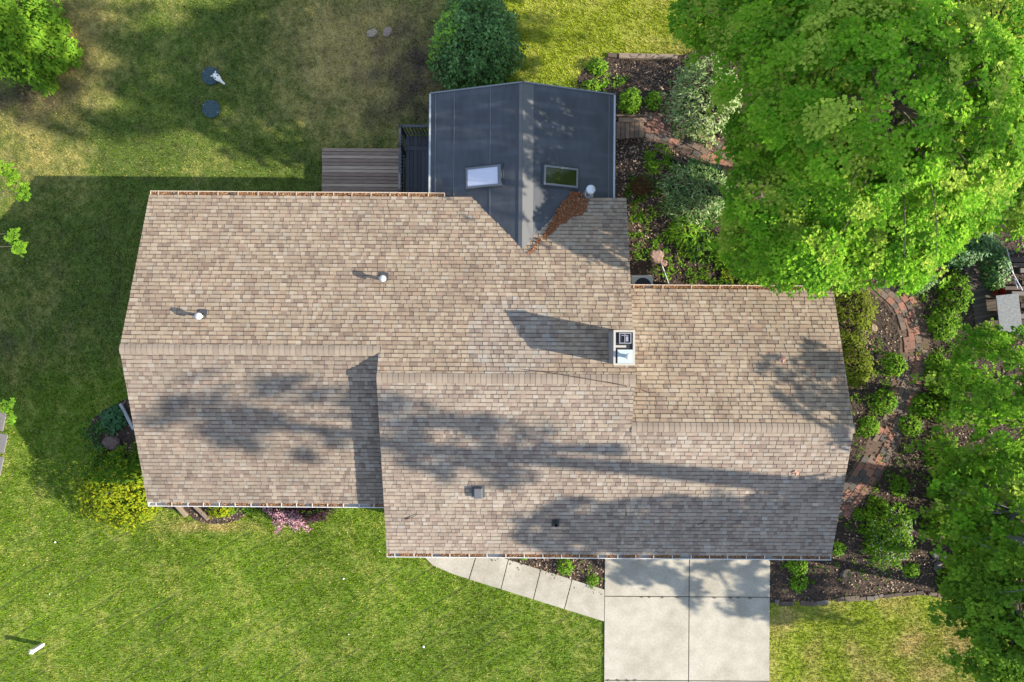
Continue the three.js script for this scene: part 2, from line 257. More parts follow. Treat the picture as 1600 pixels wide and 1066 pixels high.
{
  const tabs = [], EXP = 0.132;
  function course(x0, x1, zE, zT, back, tint, id) {
    const L = Math.abs(zT - zE) / CS, n = Math.ceil((L - 0.06) / EXP), X = V(back ? -1 : 1, 0, 0), Y = V(0, CS, back ? -SN : SN), Z = V(0, -SN, back ? -CS : CS);
    for (let k = 0; k < n; k++) {
      let x = x0 - R() * 0.1; const d = k * EXP; let tall = R() < 0.5;
      while (x < x1) {
        const w = tall ? rr(0.11, 0.25) : rr(0.08, 0.20), a = Math.max(x, x0), b = Math.min(x + w, x1); x += w;
        const end = Math.min(EXP * 1.1, L - d);
        if (b - a < 0.02 || end < 0.03) { tall = !tall; continue; }
        const p = V((a + b) / 2, EH, zE).addScaledVector(Z, -(d + end - 0.0)); // upper end of the tab
        if (p.z < -2.6 && hSun(p.x, p.z) > EH + (p.z - B.zb) * SL + 0.12) { tall = !tall; continue; }
        const wide = 0.5 + 0.5 * n2(p.x * 0.5 + id * 30, p.z * 0.8) + (id === 3 ? 0.55 : 0.25) * n2(p.x * 1.7 + id * 9, p.z * 0.22), t = R();
        let i = t < 0.30 ? 0 : t < 0.46 ? 1 : t < 0.58 ? 2 : t < 0.72 ? 3 : t < 0.78 ? 4 : t < 0.84 ? 5 : t < 0.90 ? 6 : t < 0.93 ? 7 : t < 0.97 ? 8 : 9;
        if (!tall && R() < 0.35) i = pick([1, 2, 4, 9]);
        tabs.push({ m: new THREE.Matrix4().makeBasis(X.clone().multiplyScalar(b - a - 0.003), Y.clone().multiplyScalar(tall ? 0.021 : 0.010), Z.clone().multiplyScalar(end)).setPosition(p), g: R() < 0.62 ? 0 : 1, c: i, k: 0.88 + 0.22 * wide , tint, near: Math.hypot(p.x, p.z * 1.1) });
        tall = R() < 0.16 ? tall : !tall;
      }
    }
  }
  const warm = [1.03, 0.98, 0.92], grey = [0.96, 0.96, 0.99], worn = [0.84, 0.83, 0.84];
  course(A.x0 - 0.012, A.x1, A.zb - 0.02, A.zr, true, warm, 1); course(B.x0, B.x1 + 0.016, B.zb - 0.02, B.zr, true, warm, 1); course(C.x0 + 0.018, C.x1 + 0.012, C.zb - 0.02, C.zr, true, warm, 2);
  course(A.x0 - 0.012, A.x1 - 0.018, A.zf + 0.02, A.zr, false, worn, 3); course(B.x0 - 0.016, B.x1, B.zf + 0.02, B.zr, false, grey, 4); course(C.x0, C.x1 + 0.012, C.zf + 0.02, C.zr, false, grey, 4);
  tabs.sort((a, b) => a.near - b.near);
  const pos = [], colr = [], v = V();
  tabs.forEach((t, i) => {
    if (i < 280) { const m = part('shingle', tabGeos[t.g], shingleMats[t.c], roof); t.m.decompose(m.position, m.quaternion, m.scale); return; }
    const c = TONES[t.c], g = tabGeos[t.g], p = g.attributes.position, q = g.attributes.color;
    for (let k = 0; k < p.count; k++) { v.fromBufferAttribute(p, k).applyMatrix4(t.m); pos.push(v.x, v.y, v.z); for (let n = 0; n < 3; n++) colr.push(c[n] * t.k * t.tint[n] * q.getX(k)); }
  });
  const rest = new THREE.BufferGeometry(); rest.setAttribute('position', new THREE.Float32BufferAttribute(pos, 3)); rest.setAttribute('color', new THREE.Float32BufferAttribute(colr, 3)); rest.computeVertexNormals();
  part('shingle', rest, tabMat, roof).userData.kind = 'stuff';
  // ridge caps: bent tabs that overlap along each ridge
  const capMats = [[0.255, 0.205, 0.162], [0.235, 0.19, 0.15], [0.265, 0.215, 0.17], [0.22, 0.175, 0.138]].map((c) => std(c, 0.97, { vertexColors: true }));
  const capGeo = (() => { const w = 0.145, t = 0.012, L = 0.2, s = new THREE.Shape(); s.moveTo(-w, -w * SL); s.lineTo(-0.03, -0.006); s.lineTo(0.03, -0.006); s.lineTo(w, -w * SL); s.lineTo(w, -w * SL - 0.03); s.lineTo(0, -0.05); s.lineTo(-w, -w * SL - 0.03); s.closePath(); const g = new THREE.ExtrudeGeometry(s, { depth: L, bevelEnabled: false }).rotateY(Math.PI / 2).translate(-L / 2, 0, 0), c = []; const strip = g.clone(); for (let i = 0; i < g.attributes.position.count; i++) c.push(1, 1, 1); g.setAttribute('color', new THREE.Float32BufferAttribute(c, 3)); strip.scale(0.19, 1, 1).translate(0.11, -0.002, 0); strip.setAttribute('color', new THREE.Float32BufferAttribute(c.map(() => 0.34), 3)); return merge([g, strip]); })();
  for (const s of [A, B, C]) { const n = Math.round((s.x1 - s.x0) / 0.162); for (let i = 0; i < n; i++) { const m = part('ridge_cap', capGeo, pick(capMats), roof); m.position.set(s.x0 + 0.09 + i * (s.x1 - s.x0 - 0.16) / (n - 1), s.hr + 0.040, s.zr); m.rotation.set(rr(-0.01, 0.01), rr(-0.012, 0.012), -0.045); } }
}
// white rake trim along every sloping roof edge
const rake = (x, z0, z1, s) => { const y = (z) => EH + (z < s.zr ? z - s.zb : s.zf - z) * SL - 0.10; return bar(V(x, y(z0), z0), V(x, y(z1), z1), 0.02, 0.18); };
for (const [x, s, z0, z1] of [[A.x0 - 0.007, A, A.zb, A.zr], [A.x0 - 0.007, A, A.zr, A.zf], [B.x0 - 0.004, B, A.zr + 0.05, B.zr], [B.x0 - 0.004, B, B.zr, B.zf], [C.x1 + 0.007, C, C.zb, C.zr], [C.x1 + 0.007, C, C.zr, C.zf], [B.x1 + 0.004, B, B.zb, B.zr], [B.x1 - 0.016, B, B.zr, C.zr - 0.1]]) part('rake_trim', rake(x, z0, z1, s), MAT.white, HOUSE);
// gutters: open channels with straps, full of fallen needles and leaves
const litterC = () => pick([[0.30, 0.13, 0.05], [0.22, 0.09, 0.04], [0.36, 0.20, 0.09], [0.13, 0.07, 0.04], [0.42, 0.26, 0.13]]);
const creamTrim = std([0.50, 0.40, 0.31], 0.6);
function gutter(x0, x1, zE, dir, full, spacing) {
  const z = zE + dir * 0.005, y = EH - 0.075, w = 0.16, g = part('gutter', [box(x0, x1, y - 0.11, y - 0.10, Math.min(z, z + dir * w), Math.max(z, z + dir * w)), box(x0, x1, y - 0.10, y + 0.055, Math.min(z + dir * (w - 0.024), z + dir * w), Math.max(z + dir * (w - 0.024), z + dir * w)), box(x0, x1, y - 0.10, y + 0.05, Math.min(z - dir * 0.012, z), Math.max(z - dir * 0.012, z)), box(x0, x0 + 0.012, y - 0.1, y + 0.053, Math.min(z, z + dir * (w - 0.025)), Math.max(z, z + dir * (w - 0.025))), box(x1 - 0.012, x1, y - 0.1, y + 0.053, Math.min(z, z + dir * (w - 0.025)), Math.max(z, z + dir * (w - 0.025)))], dir < 0 ? creamTrim : MAT.white, HOUSE);
  for (let x = x0 + 0.25; x < x1 - 0.1; x += spacing + rr(-0.03, 0.03)) part('gutter_hanger', box(x, x + 0.024, y + 0.058, y + 0.066, Math.min(z, z + dir * w), Math.max(z, z + dir * w)), dir < 0 ? creamTrim : MAT.white, g);
  const c = new Copies(), n = Math.round((x1 - x0) * 620 * full);
  for (let i = 0; i < n; i++) { const x = rr(x0 + 0.02, x1 - 0.02); if (n2(x * 1.3, zE) < -0.55 + 0.3 * (1 - full)) continue; c.put(V(x, y - 0.02 + 0.06 * R(), z + dir * rr(0.006, w - 0.03)), V(rr(-0.6, 0.6), 1, rr(-0.6, 0.6)), V(rr(-1, 1), 0, rr(-1, 1)), rr(0.03, 0.07), litterC()); }
  c.build('leaf_litter', LEAF.flake, MAT.chip, g);
}
gutter(A.x0, B.x0 + 0.05, A.zf, 1, 0.5, 0.49); gutter(B.x0 - 0.02, C.x1 + 0.02, B.zf, 1, 0.8, 0.6); gutter(A.x0, -2.2, A.zb, -1, 1, 0.62); gutter(C.x0 + 0.02, C.x1, C.zb, -1, 1, 0.9);

// ---- rear addition with a rubber membrane roof
{
  const memTex = dataTex(512, 512, (i, j) => { const x = i / 60, z = j / 60, s = 0.5 * n2(x * 0.8, z * 0.5) + 0.35 * n2(x * 3, z * 1.2); return scaleC([0.056, 0.063, 0.075], 1 + 0.30 * s + 0.14 * (R() - 0.5) + 0.7 * Math.max(0, n2(x * 0.35 + 30, z * 1.6) - 0.25)); });
  memTex.repeat.set(0.14, 0.14);
  const mem = new THREE.MeshStandardMaterial({ map: memTex, roughness: 0.8 }), lap = std([0.11, 0.118, 0.13], 0.65);
  const zEnd = B.zb + (D.hr - EH) / SL, slope = (sd, zt, mat, name) => { // follows the valley down to where it meets the shingles
    const e = sd < 0 ? D.x0 : D.x1, v = D.xr + sd * (D.hr - EH) / D.sl, pts = [[D.xr, D.hr, zt], [e, D.he, zt], [e, D.he, B.zb + 0.15], [v, EH, B.zb + 0.02], [D.xr, D.hr, zEnd + 0.15]], P = [], top = pts.map(([x, y, z]) => [x, y + 0.025, z]), bot = pts.map(([x, y, z]) => [x, y - 0.1, z]);
    for (let i = 1; i < 4; i++) { const t = [top[0], top[i], top[i + 1]], b = [bot[0], bot[i + 1], bot[i]]; if (sd > 0) { t.reverse(); b.reverse(); } P.push(...t, ...b); }
    for (let i = 0; i < 5; i++) { const k = (i + 1) % 5, q = [top[i], bot[i], bot[k], top[i], bot[k], top[k]]; if (sd > 0) q.reverse(); P.push(...q); }
    const g = triGeo(P), p = g.attributes.position, u = g.attributes.uv; for (let i = 0; i < p.count; i++) u.setXY(i, p.getX(i), p.getZ(i)); return g;
  };
  const mr = part('membrane_roof', [slope(-1, D.zt), slope(1, D.zt)], mem, HOUSE);
  const line = (x, z0, z1, w, up) => { const y = D.hr - Math.abs(x - D.xr) * D.sl + 0.025, sd = Math.sign(x - D.xr) || 1, g = new THREE.BoxGeometry(w, 0.012, z1 - z0); g.rotateZ(-sd * Math.atan(D.sl)); return g.translate(x, y + up, (z0 + z1) / 2); };
  const zAt = (x) => Math.min(B.zb - 0.02 + Math.max(0, (D.hr - Math.abs(x - D.xr) * D.sl - EH) / SL), zEnd);
  for (const x of [D.x0 + 0.17, D.x0 + 0.80, D.xr - 1.02, D.x1 - 0.17]) part('seam', line(x, D.zt + 0.02, zAt(x), 0.03, 0.006), lap, mr);
  part('ridge_strip', [line(D.xr - 0.055, D.zt + 0.02, zEnd + 0.1, 0.12, 0.008), line(D.xr + 0.175, D.zt + 0.02, zEnd, 0.36, 0.009)], std([0.12, 0.122, 0.125], 0.8), mr);
  for (const sd of [-1, 1]) { const e = sd < 0 ? D.x0 : D.x1; part('edge_trim', box(e - 0.03 + sd * 0.02, e + 0.03 + sd * 0.02, D.he - 0.11, D.he + 0.04, D.zt, B.zb + 0.1), std([0.42, 0.44, 0.46], 0.5), HOUSE); part('edge_trim', bar(V(D.xr, D.hr - 0.03, D.zt - 0.02), V(e, D.he - 0.03, D.zt - 0.02), 0.04, 0.16), std([0.20, 0.21, 0.23], 0.5), HOUSE); }
  // skylights lie on the slopes
  for (const [px, py, sd, w, l, tn] of [[757, 276, -1, 1.20, 0.66, 0.03], [875, 276, 1, 1.17, 0.62, -0.02]]) {
    const p = roofAt(px, py, 0.1), g = new THREE.Group(); g.name = 'skylight'; g.position.set(p.x, p.y, p.z); g.rotation.set(0, tn, -sd * Math.atan(D.sl)); HOUSE.add(g);
    const fr = std(sd < 0 ? [0.16, 0.17, 0.18] : [0.22, 0.23, 0.24], 0.45, { metalness: 0.5 });
    part('curb', box(-w / 2 - 0.06, w / 2 + 0.06, 0.0, 0.055, -l / 2 - 0.06, l / 2 + 0.06), std([0.045, 0.05, 0.06], 0.7), g);
    part('frame', [box(-w / 2, w / 2, 0.055, 0.13, -l / 2, -l / 2 + 0.06), box(-w / 2, w / 2, 0.055, 0.13, l / 2 - 0.06, l / 2), box(-w / 2, -w / 2 + 0.06, 0.055, 0.128, -l / 2 + 0.06, l / 2 - 0.06), box(w / 2 - 0.06 - (sd < 0 ? 0.05 : 0), w / 2, 0.055, 0.128, -l / 2 + 0.06, l / 2 - 0.06)], fr, g);
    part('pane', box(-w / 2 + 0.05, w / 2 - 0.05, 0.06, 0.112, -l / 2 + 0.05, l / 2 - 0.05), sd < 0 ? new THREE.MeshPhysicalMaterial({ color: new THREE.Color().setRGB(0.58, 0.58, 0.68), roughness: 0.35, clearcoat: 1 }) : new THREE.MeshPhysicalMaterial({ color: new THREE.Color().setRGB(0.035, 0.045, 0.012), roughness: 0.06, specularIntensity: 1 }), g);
  }
  // metal flue with round cap
  const p = roofAt(918, 306, 0), fl = new THREE.Group(); fl.name = 'flue'; fl.position.copy(p); HOUSE.add(fl);
  part('pipe', new THREE.CylinderGeometry(0.085, 0.085, 1.0, 20).translate(0, 0.45, 0), MAT.steel, fl); part('storm_collar', new THREE.CylinderGeometry(0.1, 0.19, 0.12, 20).translate(0, 0.12, 0), MAT.steel, fl);
  part('cap', new THREE.LatheGeometry([[0, 1.02], [0.10, 1.0], [0.145, 0.96], [0.145, 0.86], [0.10, 0.84]].map(([a, b]) => new THREE.Vector2(a, b)), 24), std([0.62, 0.65, 0.68], 0.4, { metalness: 0.3, side: THREE.DoubleSide }), fl);
}
// ---- chimney chase with two flues
{
  const x0 = 2.885, x1 = 3.43, z0 = -0.30, z1 = 0.635, yT = 5.45, ch = new THREE.Group(); ch.name = 'chimney'; HOUSE.add(ch);
  const body = std([0.25, 0.24, 0.24], 0.85);
  part('chase', [box(x0, x1, 4.0, yT, z0, z1)], body, ch);
  for (let i = 0; i < 6; i++) part('clapboard', box(x0 - 0.014, x0 - 0.001, 4.35 + i * 0.18, 4.35 + i * 0.18 + 0.165, z0 + 0.03, z1 - 0.03), body, ch);
  const trim = std([0.40, 0.375, 0.33], 0.6), e = 0.03;
  part('rim', [box(x0 - e, x1 + e, yT, yT + 0.05, z0 - e, z0 + 0.03), box(x0 - e, x1 + e, yT, yT + 0.05, z1 - 0.03, z1 + e), box(x0 - e, x0 + 0.03, yT, yT + 0.05, z0 + 0.03, z1 - 0.03), box(x1 - 0.03, x1 + e, yT, yT + 0.05, z0 + 0.03, z1 - 0.03), box(x0 + 0.03, x1 - 0.22, yT, yT + 0.045, z0 + 0.40, z0 + 0.46)], trim, ch);
  part('flue_tray', box(x0 + 0.03, x1 - 0.03, yT, yT + 0.008, z0 + 0.03, z1 - 0.03), MAT.black, ch);
  const cx = (x0 + x1) / 2 + 0.02, cz = z0 + 0.20;
  part('flue_damper', [box(cx - 0.17, cx - 0.145, yT + 0.008, yT + 0.09, cz - 0.15, cz + 0.15), box(cx + 0.145, cx + 0.17, yT + 0.008, yT + 0.09, cz - 0.15, cz + 0.15), box(cx - 0.145, cx + 0.145, yT + 0.008, yT + 0.09, cz - 0.15, cz - 0.125), box(cx - 0.145, cx + 0.145, yT + 0.008, yT + 0.09, cz + 0.125, cz + 0.15), box(cx - 0.1, cx + 0.1, yT + 0.05, yT + 0.062, cz - 0.09, cz - 0.07), box(cx + 0.02, cx + 0.1, yT + 0.05, yT + 0.06, cz - 0.05, cz + 0.09), box(cx - 0.02, cx + 0.0, yT + 0.06, yT + 0.07, cz - 0.12, cz + 0.12)], std([0.30, 0.30, 0.34], 0.5, { metalness: 0.4 }), ch);
  part('flue_cover', box(x0 + 0.085, x1 - 0.035, yT + 0.008, yT + 0.06, z0 + 0.52, z1 - 0.035), std([0.40, 0.46, 0.48], 0.55), ch);
  part('round_cap', new THREE.LatheGeometry([[0, 0.2], [0.03, 0.195], [0.08, 0.17], [0.09, 0.15], [0.05, 0.14], [0.05, 0]].map(([a, b]) => new THREE.Vector2(a, b)), 22).translate(x1 - 0.18, yT + 0.06, z0 + 0.71), std([0.6, 0.6, 0.6], 0.5), ch);
}
// ---- plumbing vents and the square roof vent
for (const [px, py, r, cap] of [[308, 494, 0.05, true], [597, 435, 0.05, true], [869, 821, 0.055, false]]) {
  const h = cap ? 0.40 : 0.34, p = roofAt(px, py, h), g = new THREE.Group(); g.name = 'vent_pipe'; g.position.copy(p); HOUSE.add(g);
  const back = p.z < 0.5, fl = part('flashing', rbox(0.24, 0.012, 0.26, 0.005), cap ? std([0.05, 0.052, 0.058], 0.7) : MAT.dark, g); fl.position.set(0, 0.022, back ? -0.09 : 0.02); fl.rotation.x = (back ? -1 : 1) * TH;
  part('boot', new THREE.CylinderGeometry(r + 0.012, r + 0.06, 0.1, 16).translate(0, 0.05, 0), MAT.dark, g);
  if (cap) { part('pipe', new THREE.CylinderGeometry(r, r, h + 0.05, 16).translate(0, h / 2 - 0.03, 0), std([0.35, 0.36, 0.37], 0.5), g); part('cap', new THREE.LatheGeometry([[0, h + 0.03], [0.06, h + 0.02], [0.105, h - 0.02], [0.108, h - 0.1], [0.075, h - 0.12]].map(([a, b]) => new THREE.Vector2(a, b)), 20), std([0.46, 0.47, 0.49], 0.5, { side: THREE.DoubleSide }), g); }
  else part('pipe', new THREE.LatheGeometry([[r + 0.008, 0], [r + 0.008, h], [r - 0.012, h], [r - 0.012, 0.02], [0, 0.02]].map(([a, b]) => new THREE.Vector2(a, b)), 18), std([0.04, 0.045, 0.04], 0.5, { side: THREE.DoubleSide }), g);
}
{
  const p = roofAt(747, 769, 0.15), g = new THREE.Group(); g.name = 'roof_vent'; g.position.copy(p); g.rotation.x = TH; HOUSE.add(g);
  part('flange', rbox(0.40, 0.014, 0.44, 0.004).translate(0, 0.022, 0), std([0.075, 0.078, 0.085], 0.6), g); part('hood', rbox(0.26, 0.15, 0.35, 0.025).translate(0, 0.11, 0), std([0.12, 0.125, 0.14], 0.5, { metalness: 0.2 }), g);
}
// ---- loose things on the roofs
{
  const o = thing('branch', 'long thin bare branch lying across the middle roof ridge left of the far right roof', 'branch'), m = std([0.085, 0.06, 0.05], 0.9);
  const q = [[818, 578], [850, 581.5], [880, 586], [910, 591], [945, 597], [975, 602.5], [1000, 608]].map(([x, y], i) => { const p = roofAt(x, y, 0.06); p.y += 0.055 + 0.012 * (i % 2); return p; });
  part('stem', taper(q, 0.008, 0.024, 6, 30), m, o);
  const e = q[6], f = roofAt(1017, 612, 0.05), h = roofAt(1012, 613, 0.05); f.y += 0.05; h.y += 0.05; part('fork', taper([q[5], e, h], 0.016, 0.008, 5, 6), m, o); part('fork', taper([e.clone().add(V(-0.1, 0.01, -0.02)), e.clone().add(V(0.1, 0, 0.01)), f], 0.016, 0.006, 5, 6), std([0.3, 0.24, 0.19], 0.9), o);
  for (const [a, b, lab] of [[[634, 811], [652, 803], 'short dark twig lying on the front roof slope near its lower left corner'], [[1090, 819], [1102, 812], 'short dark twig lying on the shaded front roof slope above the driveway']]) {
    const p = roofAt(...a), e2 = roofAt(...b), c = p.clone().lerp(e2, 0.5); p.y += 0.03; e2.y += 0.04; c.y += 0.06; c.z += 0.03; const t = part('twig', taper([p, c, e2], 0.016, 0.008, 6, 8), m, scene); tag(t, lab, 'twig');
  }
  for (const [x, y, lab] of [[1222, 562, 'pink dead leaf on the rear slope of the far right roof'], [1243, 738, 'tan dead leaf on the front roof slope at the far right']]) {
    const p = roofAt(x, y), pts = []; for (let i = 0; i < 8; i++) { const a = i / 8 * 6.283, b = (i + 1) / 8 * 6.283, k = (j) => (j % 2 ? 0.06 : 0.13); pts.push([0, 0.04, 0], [Math.cos(b) * k(i + 1), 0.02 * ((i + 1) % 3), Math.sin(b) * k(i + 1)], [Math.cos(a) * k(i), 0.02 * (i % 3), Math.sin(a) * k(i)]); }
    const t = part('dead_leaf', triGeo(pts), std([0.42, 0.22, 0.17], 0.9, { side: THREE.DoubleSide }), scene); t.position.set(p.x, p.y + 0.03, p.z); tag(t, lab, 'leaf');
  }
  // rusty needles packed into the right valley of the rear addition
  const c = new Copies(), poly = [[903, 300], [918, 318], [914, 332], [896, 338], [876, 352], [864, 360], [850, 372], [838, 386], [828, 397], [826, 394], [845, 372], [860, 352], [868, 335], [880, 318], [893, 303]];
  const valley = (z) => D.xr + (D.hr - EH - (z - B.zb) * SL) / D.sl;
  for (let i = 0; i < 26000; i++) { const px = rr(820, 922), py = rr(298, 400); if (!inside(poly, px + 4 * n2(px * 0.1, py * 0.1), py + 4 * n2(py * 0.1, px * 0.1 + 9))) continue; const p = roofAt(px, py, 0.02), heap = 0.10 * Math.max(0, 1 - Math.abs(p.x - valley(p.z)) / 0.5); if (py > 365 && R() < 0.5) continue;
    const k = R(); c.put(V(p.x, p.y + 0.035 + heap * R(), p.z), V(rr(-0.7, 0.7), 1, rr(-0.7, 0.7)), V(rr(-1, 1), 0, rr(-1, 1)), rr(0.04, 0.10), k < 0.6 ? [0.24, 0.085, 0.03] : k < 0.85 ? [0.16, 0.06, 0.025] : [0.34, 0.2, 0.11]); }
  tag(c.build('leaf_litter', LEAF.flake, MAT.chip, scene), 'rust brown needles piled in the roof valley beside the metal flue', 'leaf litter').userData.kind = 'stuff';
}

// ------------------------------------------------------------------ decks at the back
{
  const o = thing('wooden_deck', 'low weathered grey plank deck against the rear of the house', 'deck'), h = 0.32;
  const a = at(503, 231, h), b = at(628, 231, h), z1 = A.zb + 0.4, n = 21, w = (z1 - a.z) / n;
  const ms = [0, 1, 2, 3, 4, 5].map((k) => { const c = pick([[0.37, 0.275, 0.20], [0.31, 0.225, 0.165], [0.42, 0.32, 0.24], [0.26, 0.185, 0.14]]), s = k * 17; const t = dataTex(256, 32, (i, j) => scaleC(c, 0.95 + 0.3 * n2(i * 0.02 + s, j * 0.22) + 0.2 * n2(i * 0.008 + s, j * 0.7 + 4) + 0.12 * (R() - 0.5))); return new THREE.MeshStandardMaterial({ map: t, roughness: 0.95 }); });
  for (let i = 0; i < n; i++) { const m = part('board', rbox(b.x - a.x + rr(-0.01, 0.01), 0.035, w - 0.014, 0.006), pick(ms), o); m.position.set((a.x + b.x) / 2 + rr(-0.006, 0.006), h - 0.018 + rr(-0.003, 0.003), a.z + (i + 0.5) * w); }
  part('frame', [box(a.x + 0.02, b.x, 0.02, h - 0.04, a.z + 0.02, a.z + 0.07), box(a.x + 0.02, a.x + 0.07, 0.02, h - 0.04, a.z + 0.07, z1), box(b.x - 0.05, b.x, 0.02, h - 0.04, a.z + 0.07, z1)], std([0.09, 0.075, 0.065], 0.95), o);
  for (const [x, z] of [[a.x + 0.05, a.z + 0.05], [a.x + 0.05, z1 - 0.3]]) part('post', box(x - 0.04, x + 0.04, 0, h - 0.041, z - 0.05, z + 0.03).translate(0.06, 0, 0.06), std([0.1, 0.08, 0.07], 0.95), o);
}
{
  const o = thing('back_porch', 'raised dark composite porch with black baluster railing beside the rear addition', 'porch'), h = 0.85, rh = 1.80;
  const a = at(634, 212, h), x1 = D.x0 + 0.2, z1 = A.zb + 0.4, zb = at(640, 232, h).z, n = 9, w = (x1 - a.x) / n;
  const ms = [0, 1, 2].map((k) => std(scaleC([0.055, 0.058, 0.068], 0.85 + 0.18 * k), 0.75));
  for (let i = 0; i < n; i++) { part('board', rbox(w - 0.012, 0.03, zb - a.z - 0.09, 0.005).translate(a.x + (i + 0.5) * w, h - 0.015, (a.z + zb - 0.08) / 2), pick(ms), o); part('board', rbox(w - 0.012, 0.03, z1 - zb - 0.09, 0.005).translate(a.x + (i + 0.5) * w, h - 0.015, (z1 + zb + 0.08) / 2), pick(ms), o); }
  part('board', rbox(x1 - a.x, 0.032, 0.145, 0.005).translate((a.x + x1) / 2, h - 0.015, zb), ms[2], o);
  part('frame', [box(a.x, x1, h - 0.24, h - 0.032, a.z, a.z + 0.04), box(a.x, a.x + 0.04, h - 0.24, h - 0.032, a.z + 0.04, z1)], MAT.dark, o);
  const posts = [[a.x - 0.05, a.z - 0.05], [a.x - 0.05, a.z + 0.6], [a.x - 0.05, z1 - 0.55], [x1 - 0.05, a.z - 0.05]];
  for (const [x, z] of posts) part('post', rbox(0.095, rh + 0.06, 0.095, 0.01).translate(x, (rh + 0.06) / 2, z), MAT.black, o);
  const r = std([0.05, 0.055, 0.065], 0.55);
  part('top_rail', [box(a.x - 0.09, a.x - 0.01, rh - 0.05, rh, a.z - 0.002, z1), box(a.x - 0.001, x1, rh - 0.05, rh, a.z - 0.09, a.z - 0.01)], r, o);
  part('bottom_rail', [box(a.x - 0.07, a.x - 0.03, h + 0.07, h + 0.11, a.z, z1), box(a.x, x1, h + 0.07, h + 0.11, a.z - 0.07, a.z - 0.03)], r, o);
  const bg = box(-0.0125, 0.0125, h + 0.11, rh - 0.05, -0.0125, 0.0125);
  for (let z = a.z + 0.11; z < z1 - 0.05; z += 0.115) part('baluster', bg, MAT.black, o).position.set(a.x - 0.05, 0, z);
  for (let x = a.x + 0.08; x < x1 - 0.1; x += 0.115) part('baluster', bg, MAT.black, o).position.set(x, 0, a.z - 0.05);
}
// ------------------------------------------------------------------ small things on the ground
function rock(name, label, px, py, s, c, group, cat = 'rock') {
  const g = new THREE.IcosahedronGeometry(1, 3), p = g.attributes.position, q = V(), sd = px * 0.37 + py;
  for (let i = 0; i < p.count; i++) { q.fromBufferAttribute(p, i); const k = 1 + 0.22 * n3(q.x * 1.2 + sd, q.y * 1.2, q.z * 1.2) + 0.07 * n3(q.x * 3.5, q.y * 3.5 + sd, q.z * 3.5); q.multiplyScalar(k); q.y = Math.min(q.y, 0.62 + 0.05 * n3(q.x * 3, sd, q.z * 3)); p.setXYZ(i, q.x * s[0], q.y * s[1], q.z * s[2]); }
  g.computeVertexNormals();
  const t = dataTex(64, 64, (i, j) => scaleC(c, 0.85 + 0.25 * n2(i * 0.12 + sd, j * 0.12) + 0.2 * (R() - 0.5))), m = part(name, g, new THREE.MeshStandardMaterial({ map: t, roughness: 0.95 }), scene), w = at(px, py, 0.05);
  m.position.set(w.x, s[1] * 0.45, w.z); m.rotation.y = sd; return tag(m, label, cat, group);
}
rock('rock', 'pale rock in the back lawn, left of two side by side', 582, 52, [0.19, 0.13, 0.15], [0.40, 0.32, 0.23]);
rock('rock', 'pinkish rock in the back lawn, right of two side by side', 606, 50, [0.19, 0.13, 0.15], [0.33, 0.25, 0.20]);
rock('rock', 'pinkish tan boulder in the bed beside the air conditioner', 1026, 401, [0.27, 0.2, 0.25], [0.33, 0.22, 0.18]);
rock('rock', 'small pink rock touching the tan boulder in the side bed', 1037, 411, [0.13, 0.1, 0.13], [0.36, 0.23, 0.20]);
rock('rock', 'flat grey rock in the lower right bed, nearest the lawn', 1466, 885, [0.2, 0.12, 0.13], [0.17, 0.16, 0.15]);
rock('rock', 'grey rock in the lower right bed, behind the flat one', 1462, 867, [0.13, 0.1, 0.17], [0.13, 0.12, 0.11]);
rock('rock', 'long grey rock at the edge of the lower right bed under the tree', 1480, 871, [0.1, 0.1, 0.2], [0.15, 0.14, 0.13]);
rock('rock', 'brown rock near the middle of the lower right mulch bed', 1322, 897, [0.2, 0.1, 0.17], [0.13, 0.10, 0.08]);
rock('rock', 'pale pink rock among the yellow green shrubs right of the house', 1365, 513, [0.13, 0.1, 0.15], [0.36, 0.26, 0.20]);
rock('rock', 'small tan rock by the right end wall of the house', 1344, 532, [0.14, 0.1, 0.16], [0.33, 0.24, 0.19]);
rock('stump', 'low round brown stump between the hosta and the yellow bush', 175, 692, [0.3, 0.16, 0.26], [0.15, 0.10, 0.085], undefined, 'stump');
function lid(label, px, py) {
  const o = thing('septic_lid', label, 'lid', at(px, py)), g = std([0.028, 0.065, 0.075], 0.6);
  part('riser', new THREE.CylinderGeometry(0.30, 0.30, 0.1, 36).translate(0, 0.05, 0), g, o);
  part('cover', new THREE.LatheGeometry([[0, 0.145], [0.20, 0.14], [0.205, 0.128], [0.26, 0.125], [0.315, 0.115], [0.325, 0.09], [0.31, 0.08]].map(([a, b]) => new THREE.Vector2(a, b)), 40), g, o);
  for (let k = 0; k < 6; k++) part('rib', box(0.06, 0.3, 0.118, 0.146, -0.008, 0.008).rotateY(k * 1.047), g, o);
  for (let k = 0; k < 4; k++) part('screw', new THREE.CylinderGeometry(0.012, 0.012, 0.02, 8).translate(0.285 * Math.cos(k * 1.57 + 0.5), 0.128, 0.285 * Math.sin(k * 1.57 + 0.5)), MAT.steel, o);
}
lid('dark green round septic lid with a white skull on it', 331, 120);
lid('dark green round septic lid with nothing on it', 331.5, 171.5);
